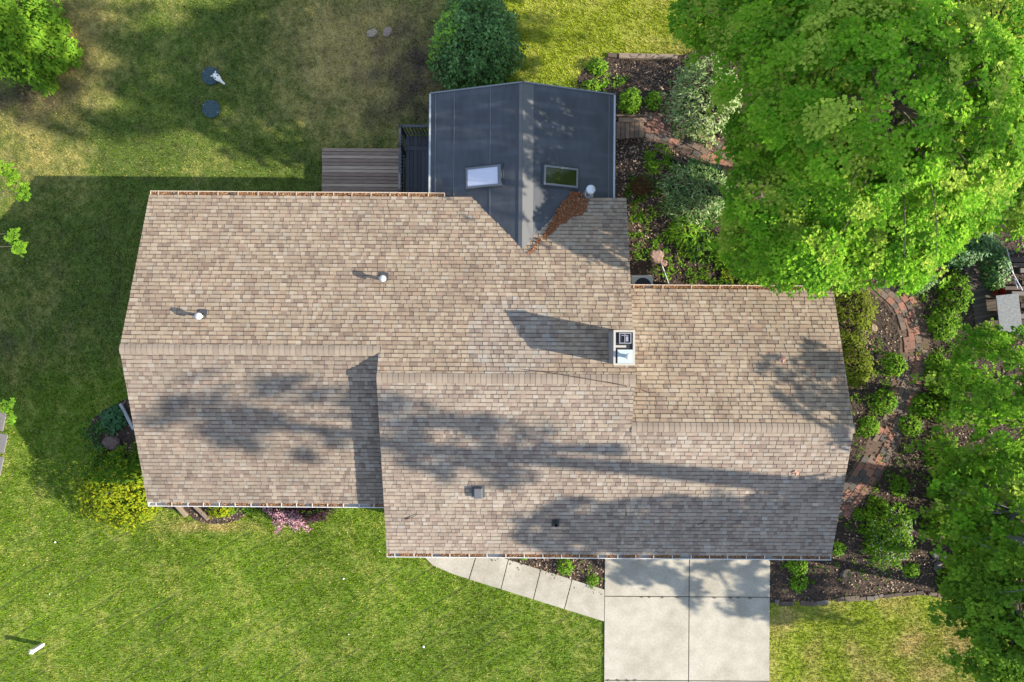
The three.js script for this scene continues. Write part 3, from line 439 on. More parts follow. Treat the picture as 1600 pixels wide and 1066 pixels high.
{ // bleached animal skull on the upper lid
  const b = at(335, 117, 0.17), e = at(349, 130, 0.1), o = thing('animal_skull', 'white bleached animal skull leaning on the upper septic lid', 'skull', V(b.x, 0, b.z), Math.atan2(e.x - b.x, e.z - b.z)), m = std([0.82, 0.80, 0.74], 0.7);
  const g = new THREE.SphereGeometry(1, 24, 18), p = g.attributes.position; for (let i = 0; i < p.count; i++) { const z = p.getZ(i), k = z > 0 ? 1 - 0.55 * z : 1; p.setXYZ(i, p.getX(i) * 0.115 * k, p.getY(i) * 0.075 * k, z * 0.21); } g.computeVertexNormals();
  const s = part('cranium', g.translate(0, 0.215, 0.15), m, o); s.rotation.x = 0.1;
  part('snout', taper([V(0, 0.21, 0.2), V(0, 0.16, 0.34), V(0, 0.11, 0.46)], 0.07, 0.03, 10, 8), m, o);
  for (const k of [-1, 1]) { part('eye_socket', new THREE.SphereGeometry(0.028, 12, 10).translate(k * 0.062, 0.262, 0.15), MAT.black, o); part('horn_core', taper([V(k * 0.07, 0.25, 0.03), V(k * 0.10, 0.26, 0.0), V(k * 0.115, 0.255, -0.02)], 0.03, 0.02, 8, 6), m, o); }
}
{ // white post in the front lawn
  const o = thing('post', 'short white square post standing in the lower left front lawn', 'post', at(67, 1007));
  part('shaft', rbox(0.125, 0.62, 0.125, 0.008).translate(0, 0.31, 0), MAT.white, o); part('cap', new THREE.CylinderGeometry(0.02, 0.115, 0.06, 4).rotateY(Math.PI / 4).translate(0, 0.65, 0), MAT.white, o);
}
for (const [x, y, r, lab] of [[87, 847, 0.045, 'white puffball mushroom in the lawn below the yellow bush'], [78, 928, 0.03, 'tiny white mushroom in the lawn above the white post'], [537, 904, 0.045, 'white mushroom in the lawn below the pink shrub'], [545, 991, 0.03, 'tiny white mushroom in the front lawn, mid way to the bottom edge'], [662, 1010, 0.055, 'largest white mushroom in the front lawn below the curved walk']]) {
  const g = new THREE.LatheGeometry([[0, 1.5], [0.5, 1.42], [0.9, 1.1], [1, 0.85], [0.6, 0.8], [0.35, 0.75], [0.35, 0]].map(([a, b]) => new THREE.Vector2(a * r * 0.78, b * r * 0.78)), 14), p = at(x, y), m = part('mushroom', g, std([0.85, 0.83, 0.76], 0.6), scene); m.position.set(p.x, 0.01, p.z); tag(m, lab, 'mushroom');
}
{ // air conditioner mostly under the eave
  const a = at(1004.5, 448, 0.75), o = thing('air_conditioner', 'light grey outdoor air conditioner half hidden under the right rear eave', 'air conditioner', V(a.x, 0, a.z - 0.02));
  part('casing', rbox(0.74, 0.70, 0.74, 0.06).translate(0, 0.40, 0), std([0.42, 0.43, 0.42], 0.55), o); part('fan_well', new THREE.CylinderGeometry(0.29, 0.29, 0.05, 32).translate(0, 0.735, 0), MAT.black, o);
  for (let k = 0; k < 5; k++) part('grille', new THREE.TorusGeometry(0.06 + k * 0.055, 0.006, 5, 28).rotateX(Math.PI / 2).translate(0, 0.768, 0), MAT.dark, o);
  part('pad', rbox(0.9, 0.06, 0.9, 0.02).translate(0, 0.03, 0), conc[0], o);
}
{ const a = at(1034, 414, 0.05), b = at(1047, 449, 0.12), m = part('garden_stake', taper([a, a.clone().lerp(b, 0.5), b], 0.022, 0.022, 8, 4), std([0.55, 0.62, 0.55], 0.6), scene); tag(m, 'thin pale stake lying between the pink rock and the right rear gutter', 'stake'); }
{ const a = at(188, 631, 0.12), b = at(209, 671, 0.2), m = part('downspout', bar(a, b, 0.10, 0.075), std([0.32, 0.33, 0.33], 0.6), scene); tag(m, 'grey downspout extension lying on mulch beside the hosta', 'downspout'); }
{ // landscape timbers
  const mk = (a, b, w, h, lab, c, y = 0) => { const p = at(...a), q = at(...b), d = q.clone().sub(p), L = d.length(), t = dataTex(128, 32, (i, j) => scaleC(c, 0.9 + 0.3 * n2(i * 0.03 + a[0], j * 0.3) + 0.15 * (R() - 0.5))), m = part('landscape_timber', rbox(L, h, w, 0.02), new THREE.MeshStandardMaterial({ map: t, roughness: 0.95 }), scene); m.position.set((p.x + q.x) / 2, y + h / 2, (p.z + q.z) / 2); m.rotation.y = -Math.atan2(d.z, d.x); tag(m, lab, 'timber'); };
  mk([966, 89], [1057, 91], 0.17, 0.16, 'long tan landscape timber along the top bed edge', [0.26, 0.20, 0.15]);
  mk([949, 87], [965, 89], 0.15, 0.12, 'short dark timber at the left end of the long tan one', [0.10, 0.07, 0.055]);
  mk([276, 787], [293, 806], 0.14, 0.14, 'left of two slanting timbers under the front left gutter', [0.30, 0.23, 0.16]);
  mk([303, 787], [327, 811], 0.12, 0.14, 'right of two slanting timbers under the front left gutter', [0.24, 0.18, 0.13]);
  mk([1022, 232], [1080, 262], 0.12, 0.12, 'dark timber edging the lower side of the upper brick path', [0.12, 0.085, 0.06]);
  const st = thing('garden_step', 'wooden garden step right of the rear addition leading to brick path', 'step');
  const ms = [std([0.16, 0.105, 0.08], 0.95), std([0.13, 0.095, 0.075], 0.95), std([0.20, 0.14, 0.10], 0.95)];
  for (let i = 0; i < 6; i++) { const p = at(966 + i * 7.2, 204 - i * 0.5, 0.18); part('plank', rbox(0.15, 0.05, 0.62, 0.012), ms[i % 3], st).position.set(p.x, 0.18, p.z); }
  for (const y of [181, 211]) { const p = at(985, y, 0.1); part('riser', rbox(1.0, 0.15, 0.06, 0.01), ms[1], st).position.set(p.x, 0.078, p.z); }
  const p = at(988, 190, 0.2); part('tread', rbox(1.0, 0.06, 0.16, 0.015), ms[2], st).position.set(p.x, 0.22, p.z - 0.05);
}
{ // stone edging between the right bed and the lawn
  const g = thing('garden_edging', 'low broken row of brown edging stones between lower right bed and lawn', 'edging'), c = new THREE.CatmullRomCurve3([[1206, 941], [1250, 942], [1300, 939], [1350, 934], [1400, 928], [1440, 926], [1482, 930]].map(([x, y]) => at(x, y)));
  const ms = [[0.10, 0.075, 0.06], [0.135, 0.10, 0.08], [0.085, 0.065, 0.055], [0.15, 0.13, 0.115]].map((k) => std(k, 0.98)), len = c.getLength();
  for (let d = 0.1; d < len - 0.3;) { const w = rr(0.16, 0.6), p = c.getPointAt((d + w / 2) / len), t = c.getTangentAt((d + w / 2) / len); d += w + (R() < 0.25 ? rr(0.05, 0.3) : 0.01); const m = part('stone', rbox(w, rr(0.05, 0.09), rr(0.10, 0.2), 0.02), pick(ms), g); m.position.set(p.x, 0.03, p.z + rr(-0.04, 0.04)); m.rotation.set(rr(-0.1, 0.1), -Math.atan2(t.z, t.x) + rr(-0.15, 0.15), rr(-0.05, 0.05)); }
}
{ // clutter in the shade at the right edge
  const p = at(1577, 492, 0.5), t = dataTex(128, 256, (i, j) => scaleC([0.20, 0.215, 0.225], 0.9 + 0.15 * n2(i * 0.05, j * 0.05) + 0.1 * (R() - 0.5) - 0.35 * smooth(0.72, 0.85, n2(i * 0.09 + 7, j * 0.09)))), o = thing('work_table', 'grey speckled tabletop beside the dark plank walk at the right edge', 'table', V(p.x, 0, p.z), 0.12);
  part('tabletop', rbox(0.80, 0.04, 1.45, 0.012).translate(0, 0.5, 0), new THREE.MeshStandardMaterial({ map: t, roughness: 0.9 }), o); for (const [x, z] of [[-0.33, -0.63], [0.33, -0.63], [-0.33, 0.63], [0.33, 0.63]]) part('leg', box(x - 0.03, x + 0.03, 0, 0.48, z - 0.03, z + 0.03), MAT.dark, o);
  for (const [a, b, lab] of [[[1573, 389], [1590, 451], 'long white pole at right edge, longer of two crossing poles'], [[1576, 415], [1598, 454], 'shorter white pole crossing the long one at the right edge']]) { const m = part('pole', taper([at(...a, 0.75), at(...a, 0.75).lerp(at(...b, 0.5), 0.5), at(...b, 0.5)], 0.02, 0.02, 8, 4), std([0.55, 0.55, 0.6], 0.6), scene); tag(m, lab, 'pole'); }
  const w = thing('wood_pile', 'dark stack of weathered planks behind the two white poles', 'wood pile'), ms = [[0.07, 0.05, 0.045], [0.10, 0.075, 0.06], [0.16, 0.14, 0.13], [0.05, 0.04, 0.035]].map((c) => std(c, 0.95));
  for (let i = 0; i < 14; i++) { const q = at(1590 + (i % 5) * 9, 405 + i * 9, 0.3); part('plank', rbox(rr(1.0, 1.6), 0.07, rr(0.12, 0.2), 0.01), ms[i % 4], w).position.set(q.x + 0.2, 0.06 + (i % 4) * 0.14, q.z); }
  const r = at(1566, 457, 0.35), b = thing('bucket', 'small red bucket above the grey speckled tabletop', 'bucket', V(r.x, 0, r.z)); part('body', new THREE.CylinderGeometry(0.16, 0.13, 0.34, 20, 1, true).translate(0, 0.17, 0), std([0.30, 0.035, 0.02], 0.5, { side: THREE.DoubleSide }), b); part('bottom', new THREE.CylinderGeometry(0.128, 0.128, 0.01, 20).translate(0, 0.02, 0), std([0.2, 0.03, 0.02], 0.5), b);
}

// ------------------------------------------------------------------ plants
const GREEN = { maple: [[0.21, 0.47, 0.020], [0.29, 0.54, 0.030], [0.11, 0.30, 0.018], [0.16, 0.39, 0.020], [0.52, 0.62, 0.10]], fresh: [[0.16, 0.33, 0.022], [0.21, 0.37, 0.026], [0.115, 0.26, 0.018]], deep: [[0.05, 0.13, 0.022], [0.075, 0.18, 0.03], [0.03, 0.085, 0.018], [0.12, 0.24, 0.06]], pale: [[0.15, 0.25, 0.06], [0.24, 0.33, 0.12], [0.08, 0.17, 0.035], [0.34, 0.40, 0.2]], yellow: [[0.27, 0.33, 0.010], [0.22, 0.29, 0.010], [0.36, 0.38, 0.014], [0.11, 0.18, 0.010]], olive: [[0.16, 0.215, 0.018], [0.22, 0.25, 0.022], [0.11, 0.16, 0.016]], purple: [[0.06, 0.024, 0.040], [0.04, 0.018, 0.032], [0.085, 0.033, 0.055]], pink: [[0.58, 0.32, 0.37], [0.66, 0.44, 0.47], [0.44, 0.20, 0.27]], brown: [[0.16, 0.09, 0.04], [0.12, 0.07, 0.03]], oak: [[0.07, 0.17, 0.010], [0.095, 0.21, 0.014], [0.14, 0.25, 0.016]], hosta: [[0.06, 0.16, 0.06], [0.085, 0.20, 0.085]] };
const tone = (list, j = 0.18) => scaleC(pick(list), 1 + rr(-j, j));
// a dome of leaves, lumpy, with stems inside
function domeLeaves(c, o) {
  const { rx, rz, h, n, size, list } = o, cx = o.x ?? 0, cz = o.z ?? 0, sd = o.seed ?? R() * 100;
  for (let i = 0; i < n; i++) {
    const a = R() * 6.283, up = Math.pow(R(), 0.75), el = Math.asin(clamp(-0.12 + 1.12 * R())), d = V(Math.cos(el) * Math.cos(a), Math.sin(el), Math.cos(el) * Math.sin(a));
    const lump = 1 + (o.lump ?? 0.2) * n3(d.x * 1.8 + sd, d.y * 1.8, d.z * 1.8) + 0.16 * n3(d.x * 4.5, d.y * 4.5 + sd, d.z * 4.5), k = lump * (1 - 0.42 * R() * R());
    const y = (o.y0 ?? 0) + h * 0.12 + Math.max(-0.08, d.y) * h * 0.88 * k; if (o.hole && n3(d.x * 3.1 + sd, d.y * 3.1, d.z * 3.1) > o.hole) continue;
    const nrm = V(d.x * 0.8, d.y + 0.55, d.z * 0.8).add(V(rr(-0.55, 0.55), rr(-0.3, 0.3), rr(-0.55, 0.55)));
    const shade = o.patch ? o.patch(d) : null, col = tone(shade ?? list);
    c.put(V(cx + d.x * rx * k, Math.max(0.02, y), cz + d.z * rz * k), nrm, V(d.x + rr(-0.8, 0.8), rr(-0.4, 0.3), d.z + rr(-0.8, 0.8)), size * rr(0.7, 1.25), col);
  }
}
function stems(o, n, rx, rz, h, m) { const g = []; for (let i = 0; i < n; i++) { const a = i / n * 6.283 + R(), k = rr(0.3, 0.8); g.push(taper([V(Math.cos(a) * 0.04, 0, Math.sin(a) * 0.04), V(Math.cos(a) * rx * k * 0.5, h * 0.45, Math.sin(a) * rz * k * 0.5), V(Math.cos(a) * rx * k, h * 0.8, Math.sin(a) * rz * k)], 0.012 + 0.02 * h * 0.4, 0.006, 5, 5)); } part('stem', g, m ?? MAT.bark, o); }
function shrub(name, label, cat, px, py, rx, rz, h, opt) { // rx, rz in pixels of its outline in the photo
  const s = (CAM_H - h * 0.55) / FOCAL, p = at(px, py, h * 0.55), o = thing(name, label, cat, V(p.x, 0, p.z), 0, opt.group), c = new Copies();
  domeLeaves(c, { rx: rx * s, rz: rz * s, h, n: opt.n, size: opt.size, list: opt.list, patch: opt.patch, hole: opt.hole, lump: opt.lump });
  stems(o, opt.stems ?? 7, rx * s, rz * s, h, opt.bark);
  opt.extra?.(c, rx * s, rz * s, h);
  c.build('foliage', opt.leaf ?? LEAF.oval, opt.mat ?? MAT.leaf, o); return o;
}
shrub('large_shrub', 'big round dark green shrub behind the rear addition', 'shrub', 743, 58, 68, 76, 2.6, { n: 9500, size: 0.135, list: GREEN.deep, mat: MAT.gloss, stems: 9, patch: (d) => d.x < -0.35 && d.z < 0.25 && d.z > -0.6 && R() < 0.6 ? GREEN.fresh : null });
shrub('large_shrub', 'bright green bushy shrub in the top left corner', 'shrub', 16, 46, 60, 66, 3.0, { lump: 0.3, n: 9000, size: 0.15, list: GREEN.fresh, stems: 9, hole: 0.62 });
shrub('rhododendron', 'large loose rhododendron with pale leaves above the upper brick path', 'shrub', 1102, 150, 56, 66, 1.5, { n: 4200, size: 0.16, list: GREEN.pale, mat: MAT.gloss, leaf: LEAF.narrow, hole: 0.5 });
shrub('rhododendron', 'dense dark rhododendron below the upper brick path', 'shrub', 1092, 298, 54, 50, 1.3, { n: 4300, size: 0.15, list: [...GREEN.deep, ...GREEN.pale], mat: MAT.gloss, leaf: LEAF.narrow, hole: 0.66 });
shrub('leafy_plant', 'bright leafy clump just below the dark rhododendron, left one', 'plant', 1072, 360, 22, 25, 0.6, { n: 420, size: 0.24, list: GREEN.fresh, leaf: LEAF.narrow });
shrub('leafy_plant', 'leafy clump under the maple edge below the dark rhododendron', 'plant', 1100, 385, 25, 22, 0.6, { n: 420, size: 0.22, list: [...GREEN.fresh, ...GREEN.deep], leaf: LEAF.narrow });
shrub('low_shrub', 'low spreading shrub under the lowest maple leaves near right rear gutter', 'shrub', 1142, 392, 30, 26, 0.7, { n: 900, size: 0.14, list: GREEN.fresh });
shrub('round_shrub', 'small round green shrub beside the garden step', 'shrub', 986, 155, 16, 18, 0.7, { n: 750, size: 0.10, list: GREEN.fresh });
shrub('round_shrub', 'smaller green shrub just right of the one by the garden step', 'shrub', 1022, 155, 11, 12, 0.5, { n: 320, size: 0.10, list: GREEN.fresh });
shrub('weed_clump', 'light green weeds at the upper left corner of the rear bed', 'plant', 934, 103, 15, 12, 0.35, { n: 300, size: 0.12, list: GREEN.fresh, hole: 0.5 });
shrub('weed_clump', 'green weeds behind the top right corner of the rear addition', 'plant', 924, 134, 16, 9, 0.35, { n: 220, size: 0.11, list: GREEN.fresh, hole: 0.4 });
shrub('brown_shrub', 'round rusty brown mounded plant in the bed right of the addition', 'plant', 1003, 290, 15, 14, 0.5, { n: 900, size: 0.07, list: GREEN.brown });
shrub('flowering_shrub', 'loose yellow green shrub by the upper right house corner', 'shrub', 1332, 488, 40, 52, 1.0, { n: 2600, size: 0.115, list: GREEN.olive, hole: 0.42 });
shrub('flowering_shrub', 'smaller yellow green shrub by the right end wall', 'shrub', 1341, 572, 28, 32, 0.8, { n: 1300, size: 0.115, list: GREEN.olive, hole: 0.4 });
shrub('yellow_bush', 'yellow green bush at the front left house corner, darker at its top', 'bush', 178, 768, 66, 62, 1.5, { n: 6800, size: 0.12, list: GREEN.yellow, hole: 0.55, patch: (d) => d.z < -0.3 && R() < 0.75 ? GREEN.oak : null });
shrub('yellow_plant', 'small bright yellow plant under the front left gutter', 'plant', 341, 797, 19, 12, 0.35, { n: 420, size: 0.11, list: GREEN.yellow });
shrub('hosta', 'blue green hosta in the small bed left of the house', 'plant', 175, 655, 17, 18, 0.4, { n: 380, size: 0.17, list: GREEN.hosta });
{ // purple-leaved shrub with pink flowering sprays
  shrub('flowering_shrub', 'purple leaved shrub with pink blossom sprays under the front gutter', 'shrub', 462, 798, 50, 24, 0.85, { n: 2300, size: 0.085, list: GREEN.purple, hole: 0.5, extra: (c, rx, rz, h) => {
    for (const [dx, dz] of [[-0.85, 0.35], [-0.7, 0.9], [-0.62, 1.45], [-0.35, 0.7], [-0.1, 1.1], [0.05, 1.35], [0.3, 1.0], [0.42, 1.35], [0.2, 0.5], [-0.5, 0.1], [0.0, 0.1], [-1.0, 0.0]]) for (let k = 0; k < 75; k++) { const t = R(); c.put(V(dx * rx * (0.35 + 0.65 * t) + rr(-0.09, 0.09), h * (0.95 - 0.55 * t * t) + rr(-0.05, 0.06), dz * rz * (0.25 + 0.75 * t) + rr(-0.08, 0.08)), V(rr(-0.6, 0.6), 1, rr(-0.4, 0.8)), V(rr(-1, 1), 0, rr(-1, 1)), rr(0.06, 0.10), tone(R() < 0.92 ? GREEN.pink : GREEN.purple)); }
  } });
}
{ // clipped-looking young shrubs beside the paths: one, then copies
  const list = [[1400, 570, 16, 'round green shrub left of the brick path, topmost beside the red stretch'], [1386, 627, 18, 'round green shrub left of the brick path, opposite the ridge end'], [1361, 668, 15, 'round green shrub nearest the right roof peak'], [1448, 635, 20, 'broad green shrub right of the brick path, upper of a close pair'], [1425, 665, 17, 'green shrub right of the brick path, lower of a close pair'], [1408, 762, 15, 'green shrub in the open mulch right of the lower brick path'], [1345, 804, 10, 'small green shrub below the lower end of the brick path'], [1310, 858, 12, 'small green shrub at the lower right house corner'], [1248, 884, 17, 'green shrub at the garage corner, upper of two touching'], [1250, 911, 14, 'green shrub by the driveway, lower of two touching'], [1426, 893, 12, 'small lone green shrub above the edging stones'], [1467, 569, 17, 'green shrub right of the brick path beside the dark trees'], [883, 886, 13, 'green sprout in the entry bed, left of two'], [926, 909, 10, 'bright green sprout in the entry bed, right of two'], [818, 868, 9, 'sprout at the gutter edge of the entry bed']];
  let first = null;
  list.forEach(([px, py, r, lab], i) => {
    const h = r * 0.028, p = at(px, py, h * 0.5);
    if (!first) { first = thing('young_shrub', lab, 'shrub', V(p.x, 0, p.z), 0, 'young green shrubs in the mulch beds'); const c = new Copies(); domeLeaves(c, { rx: 0.37, rz: 0.37, h: 0.45, n: 430, size: 0.135, list: GREEN.fresh, hole: 0.34, lump: 0.3 }); stems(first, 6, 0.3, 0.3, 0.4); c.build('foliage', LEAF.oval, MAT.leaf, first); return; }
    const q = first.clone(); q.name = numbered('young_shrub'); q.userData = { ...first.userData, label: lab }; q.position.set(p.x, 0, p.z); q.rotation.y = i * 2.3; const k = r / 18.5; q.scale.set(k * rr(0.92, 1.08), k * rr(0.85, 1.15), k); scene.add(q);
  });
}
shrub('large_shrub', 'full green shrub with white blossoms below the lower brick path', 'shrub', 1393, 838, 35, 45, 1.2, { n: 3000, size: 0.14, list: [...GREEN.fresh, ...GREEN.oak], hole: 0.3, lump: 0.38, extra: (c, rx, rz, h) => { for (let k = 0; k < 260; k++) { const a = R() * 6.28, q = Math.sqrt(R()); c.put(V(Math.cos(a) * q * rx, h * (1.05 - 0.5 * q * q), Math.sin(a) * q * rz), V(rr(-0.4, 0.4), 1, rr(-0.4, 0.4)), V(rr(-1, 1), 0, rr(-1, 1)), rr(0.035, 0.06), [0.6, 0.56, 0.62]); } } });
shrub('dark_shrub', 'dark leafy shrub right of the fork in the brick path', 'shrub', 1436, 430, 24, 28, 0.9, { n: 1300, size: 0.13, list: GREEN.deep, mat: MAT.gloss });
shrub('dark_shrub', 'wide dark green shrub at the top of the dark plank walk', 'shrub', 1505, 378, 52, 34, 1.3, { n: 3400, size: 0.14, list: [...GREEN.deep, ...GREEN.hosta], mat: MAT.gloss });
shrub('dark_shrub', 'dark shrub between the plank walk and the white poles', 'shrub', 1560, 415, 15, 36, 0.9, { n: 1100, size: 0.13, list: GREEN.deep, mat: MAT.gloss });
shrub('leafy_plant', 'green leafy plant left of the dark plank walk, lower one', 'plant', 1478, 505, 20, 26, 0.6, { n: 700, size: 0.13, list: GREEN.fresh, hole: 0.45 });
shrub('leafy_plant', 'green leafy plant left of the dark plank walk, upper one', 'plant', 1498, 458, 20, 32, 0.6, { n: 750, size: 0.13, list: [...GREEN.oak, ...GREEN.fresh], hole: 0.4 });
[[1474, 592, 20, 24, 0.7, 'loose green undergrowth right of the brick path beside the topmost tree edge'], [1492, 640, 25, 24, 0.9, 'green undergrowth behind the close pair of shrubs by the path'], [1478, 708, 24, 28, 0.9, 'green undergrowth below the close pair of shrubs by the path'], [1492, 768, 24, 28, 1.0, 'leafy undergrowth right of the lone shrub in the open mulch'], [1472, 820, 18, 22, 0.8, 'leafy undergrowth right of the white blossomed shrub'], [1500, 905, 22, 26, 0.8, 'leafy undergrowth at the lawn corner of the lower right bed']].forEach(([x, y, a, b, h, lab], i) => shrub('leafy_shrub', lab, 'shrub', x, y, a, b, h, { n: 900, size: 0.15, list: [...GREEN.fresh, ...GREEN.oak], hole: 0.25, lump: 0.35 }));
{ // weeds and ground cover in the beds, scattered
  const c = new Copies();
  for (const [x, y, rx, ry, n, list] of [[1005, 330, 30, 80, 520, GREEN.oak], [1045, 400, 35, 40, 260, GREEN.fresh], [1030, 250, 30, 25, 260, GREEN.fresh], [1215, 430, 95, 16, 900, GREEN.olive], [1120, 432, 70, 14, 300, GREEN.oak], [1350, 600, 40, 90, 420, GREEN.oak], [1365, 690, 30, 70, 260, GREEN.oak], [1345, 790, 40, 40, 200, GREEN.oak], [1440, 600, 30, 60, 200, GREEN.olive], [1460, 450, 40, 60, 300, GREEN.oak], [1420, 720, 40, 60, 160, GREEN.oak], [1300, 900, 90, 40, 120, GREEN.oak], [955, 130, 30, 14, 120, GREEN.fresh], [152, 680, 22, 30, 160, GREEN.deep], [165, 715, 28, 16, 260, GREEN.deep], [420, 797, 110, 5, 160, GREEN.fresh], [1490, 560, 40, 60, 400, GREEN.oak], [890, 900, 60, 26, 40, GREEN.oak]])
    for (let i = 0; i < n; i++) { const a = R() * 6.283, q = Math.sqrt(R()), p = at(x + Math.cos(a) * q * rx, y + Math.sin(a) * q * ry); if (n2(p.x * 1.7, p.z * 1.7) < -0.1) continue; if (inside(WALK, p.x, p.z) || inside(DRIVE, p.x, p.z) || (PATHS.some((k) => inside(k, p.x, p.z)) && R() < 0.95)) continue; for (let k = 0; k < 3; k++) c.put(V(p.x + rr(-0.05, 0.05), rr(0.03, 0.16), p.z + rr(-0.05, 0.05)), V(rr(-0.6, 0.6), 1, rr(-0.6, 0.6)), V(rr(-1, 1), 0.2, rr(-1, 1)), rr(0.06, 0.13), tone(list)); }
  tag(c.build('ground_cover', LEAF.oval, MAT.leaf, scene), 'scattered low green weeds growing across the mulch beds', 'ground cover').userData.kind = 'stuff';
}
// bark chips and dead leaves over the mulch
{
  const c = new Copies(), tan = (px, py) => 0.10 + 1.2 * bump(px, py, 1000, 240, 50, 50) + 0.5 * bump(px, py, 985, 120, 50, 25) + 0.5 * bump(px, py, 1005, 330, 40, 70) + 0.8 * bump(px, py, 1385, 905, 40, 25) + 0.6 * bump(px, py, 1440, 880, 40, 16) + 0.7 * bump(px, py, 1340, 540, 40, 30) + 0.5 * bump(px, py, 880, 890, 80, 40) + 0.8 * bump(px, py, 330, 812, 90, 12) + 0.8 * bump(px, py, 1440, 700, 30, 40) + 0.5 * bump(px, py, 200, 705, 30, 12);  // tan: pale litter, thickened beside the addition to imitate a sunlit patch
  for (const [k, n] of [['right', 64000], ['left', 1800], ['front', 2200], ['entry', 3200]]) {
    const b = BEDS[k], xs = b.map((p) => p[0]), zs = b.map((p) => p[1]), x0 = Math.min(...xs), x1 = Math.min(19.5, Math.max(...xs)), z0 = Math.min(...zs), z1 = Math.max(...zs);
    for (let i = 0; i < n; i++) { const x = rr(x0, x1), z = rr(z0, z1); if (!inside(b, x, z) || (hMain(x, z) > 0 && hMain(x + 0.7, z) > 0 && hMain(x, z + 0.6) > 0)) continue; const onPath = PATHS.some((q) => inside(q, x, z)); if (onPath && R() < 0.88) continue; const [px, py] = toPx(x, z), t = clamp(1.25 * tan(px, py)), q = R();
      c.put(V(x, onPath ? 0.05 : rr(0.015, 0.04), z), V(rr(-0.45, 0.45), 1, rr(-0.45, 0.45)), V(rr(-1, 1), 0, rr(-1, 1)), rr(0.05, 0.13), q < 0.75 * t ? scaleC(pick([[0.36, 0.235, 0.15], [0.28, 0.18, 0.12], [0.44, 0.33, 0.23]]), rr(0.7, 1.1)) : q > 0.985 ? [0.34, 0.27, 0.20] : scaleC(pick([[0.05, 0.033, 0.024], [0.07, 0.047, 0.035], [0.10, 0.068, 0.05], [0.036, 0.026, 0.02]]), rr(0.7, 1.3))); }
  }
  tag(c.build('bark_chips', LEAF.flake, MAT.chip, scene), 'brown bark chips and dead leaves covering the garden beds', 'mulch').userData.kind = 'stuff';
}
// grass
{
  const c = new Copies(), N = 330000, Y = V(0, 1, 0), keep = [...Object.values(BEDS), WALK, DRIVE];
  const n = V(), d = V(), p = V(), G = rngOf(99);
  for (let i = 0; i < N; i++) {
    const x = -19 + 38 * G(), z = -12.9 + 25.8 * G(); if ((hMain(x, z) > 0 && hMain(x - 0.9, z - 0.3) > 0 && hMain(x + 0.7, z + 0.6) > 0) || (x > D.x0 + 0.3 && x < D.x1 - 0.3 && z > D.zt + 0.4 && z < 0)) continue;
    if (keep.some((k) => inside(k, x, z))) continue;
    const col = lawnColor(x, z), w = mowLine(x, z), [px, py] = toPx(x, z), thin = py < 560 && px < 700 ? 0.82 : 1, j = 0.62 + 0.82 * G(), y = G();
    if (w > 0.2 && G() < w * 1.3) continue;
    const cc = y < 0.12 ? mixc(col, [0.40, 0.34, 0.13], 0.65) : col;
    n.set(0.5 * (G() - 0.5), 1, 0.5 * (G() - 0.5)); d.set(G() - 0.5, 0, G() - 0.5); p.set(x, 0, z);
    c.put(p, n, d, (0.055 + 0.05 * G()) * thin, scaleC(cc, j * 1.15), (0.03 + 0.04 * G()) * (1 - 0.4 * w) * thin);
  }
  tag(c.build('grass', LEAF.tuft, MAT.grass, scene), 'mown lawn grass around the house, lush in front and dry behind', 'grass').userData.kind = 'stuff';
}

// ------------------------------------------------------------------ trees
// a flat, slightly drooping spray of leaves at a branch end
function spray(c, p, out, Rr, n, size, list, droop = 0.3) {
  const o = V(out.x, 0, out.z).normalize(), s = V(-o.z, 0, o.x), tone0 = tone(list, 0.22);
  for (let i = 0; i < n; i++) {
    const t = Math.sqrt(R()), w = (R() + R() - 1) * 0.75, q = p.clone().addScaledVector(o, t * Rr * 0.9 - Rr * 0.25).addScaledVector(s, w * Rr * (0.35 + t * 0.6)); q.y += -droop * t * t * Rr + rr(-0.10, 0.10) * Rr + 0.15 * Rr * (1 - t);
    const dir = o.clone().addScaledVector(s, w * 1.6).add(V(rr(-0.5, 0.5), -0.15, rr(-0.5, 0.5)));
    c.put(q, V(rr(-0.8, 0.8), 0.9, rr(-0.8, 0.8)).addScaledVector(o, 0.5), dir, size * rr(0.65, 1.2), mixc(tone0, tone(list), 0.4));
  }
}
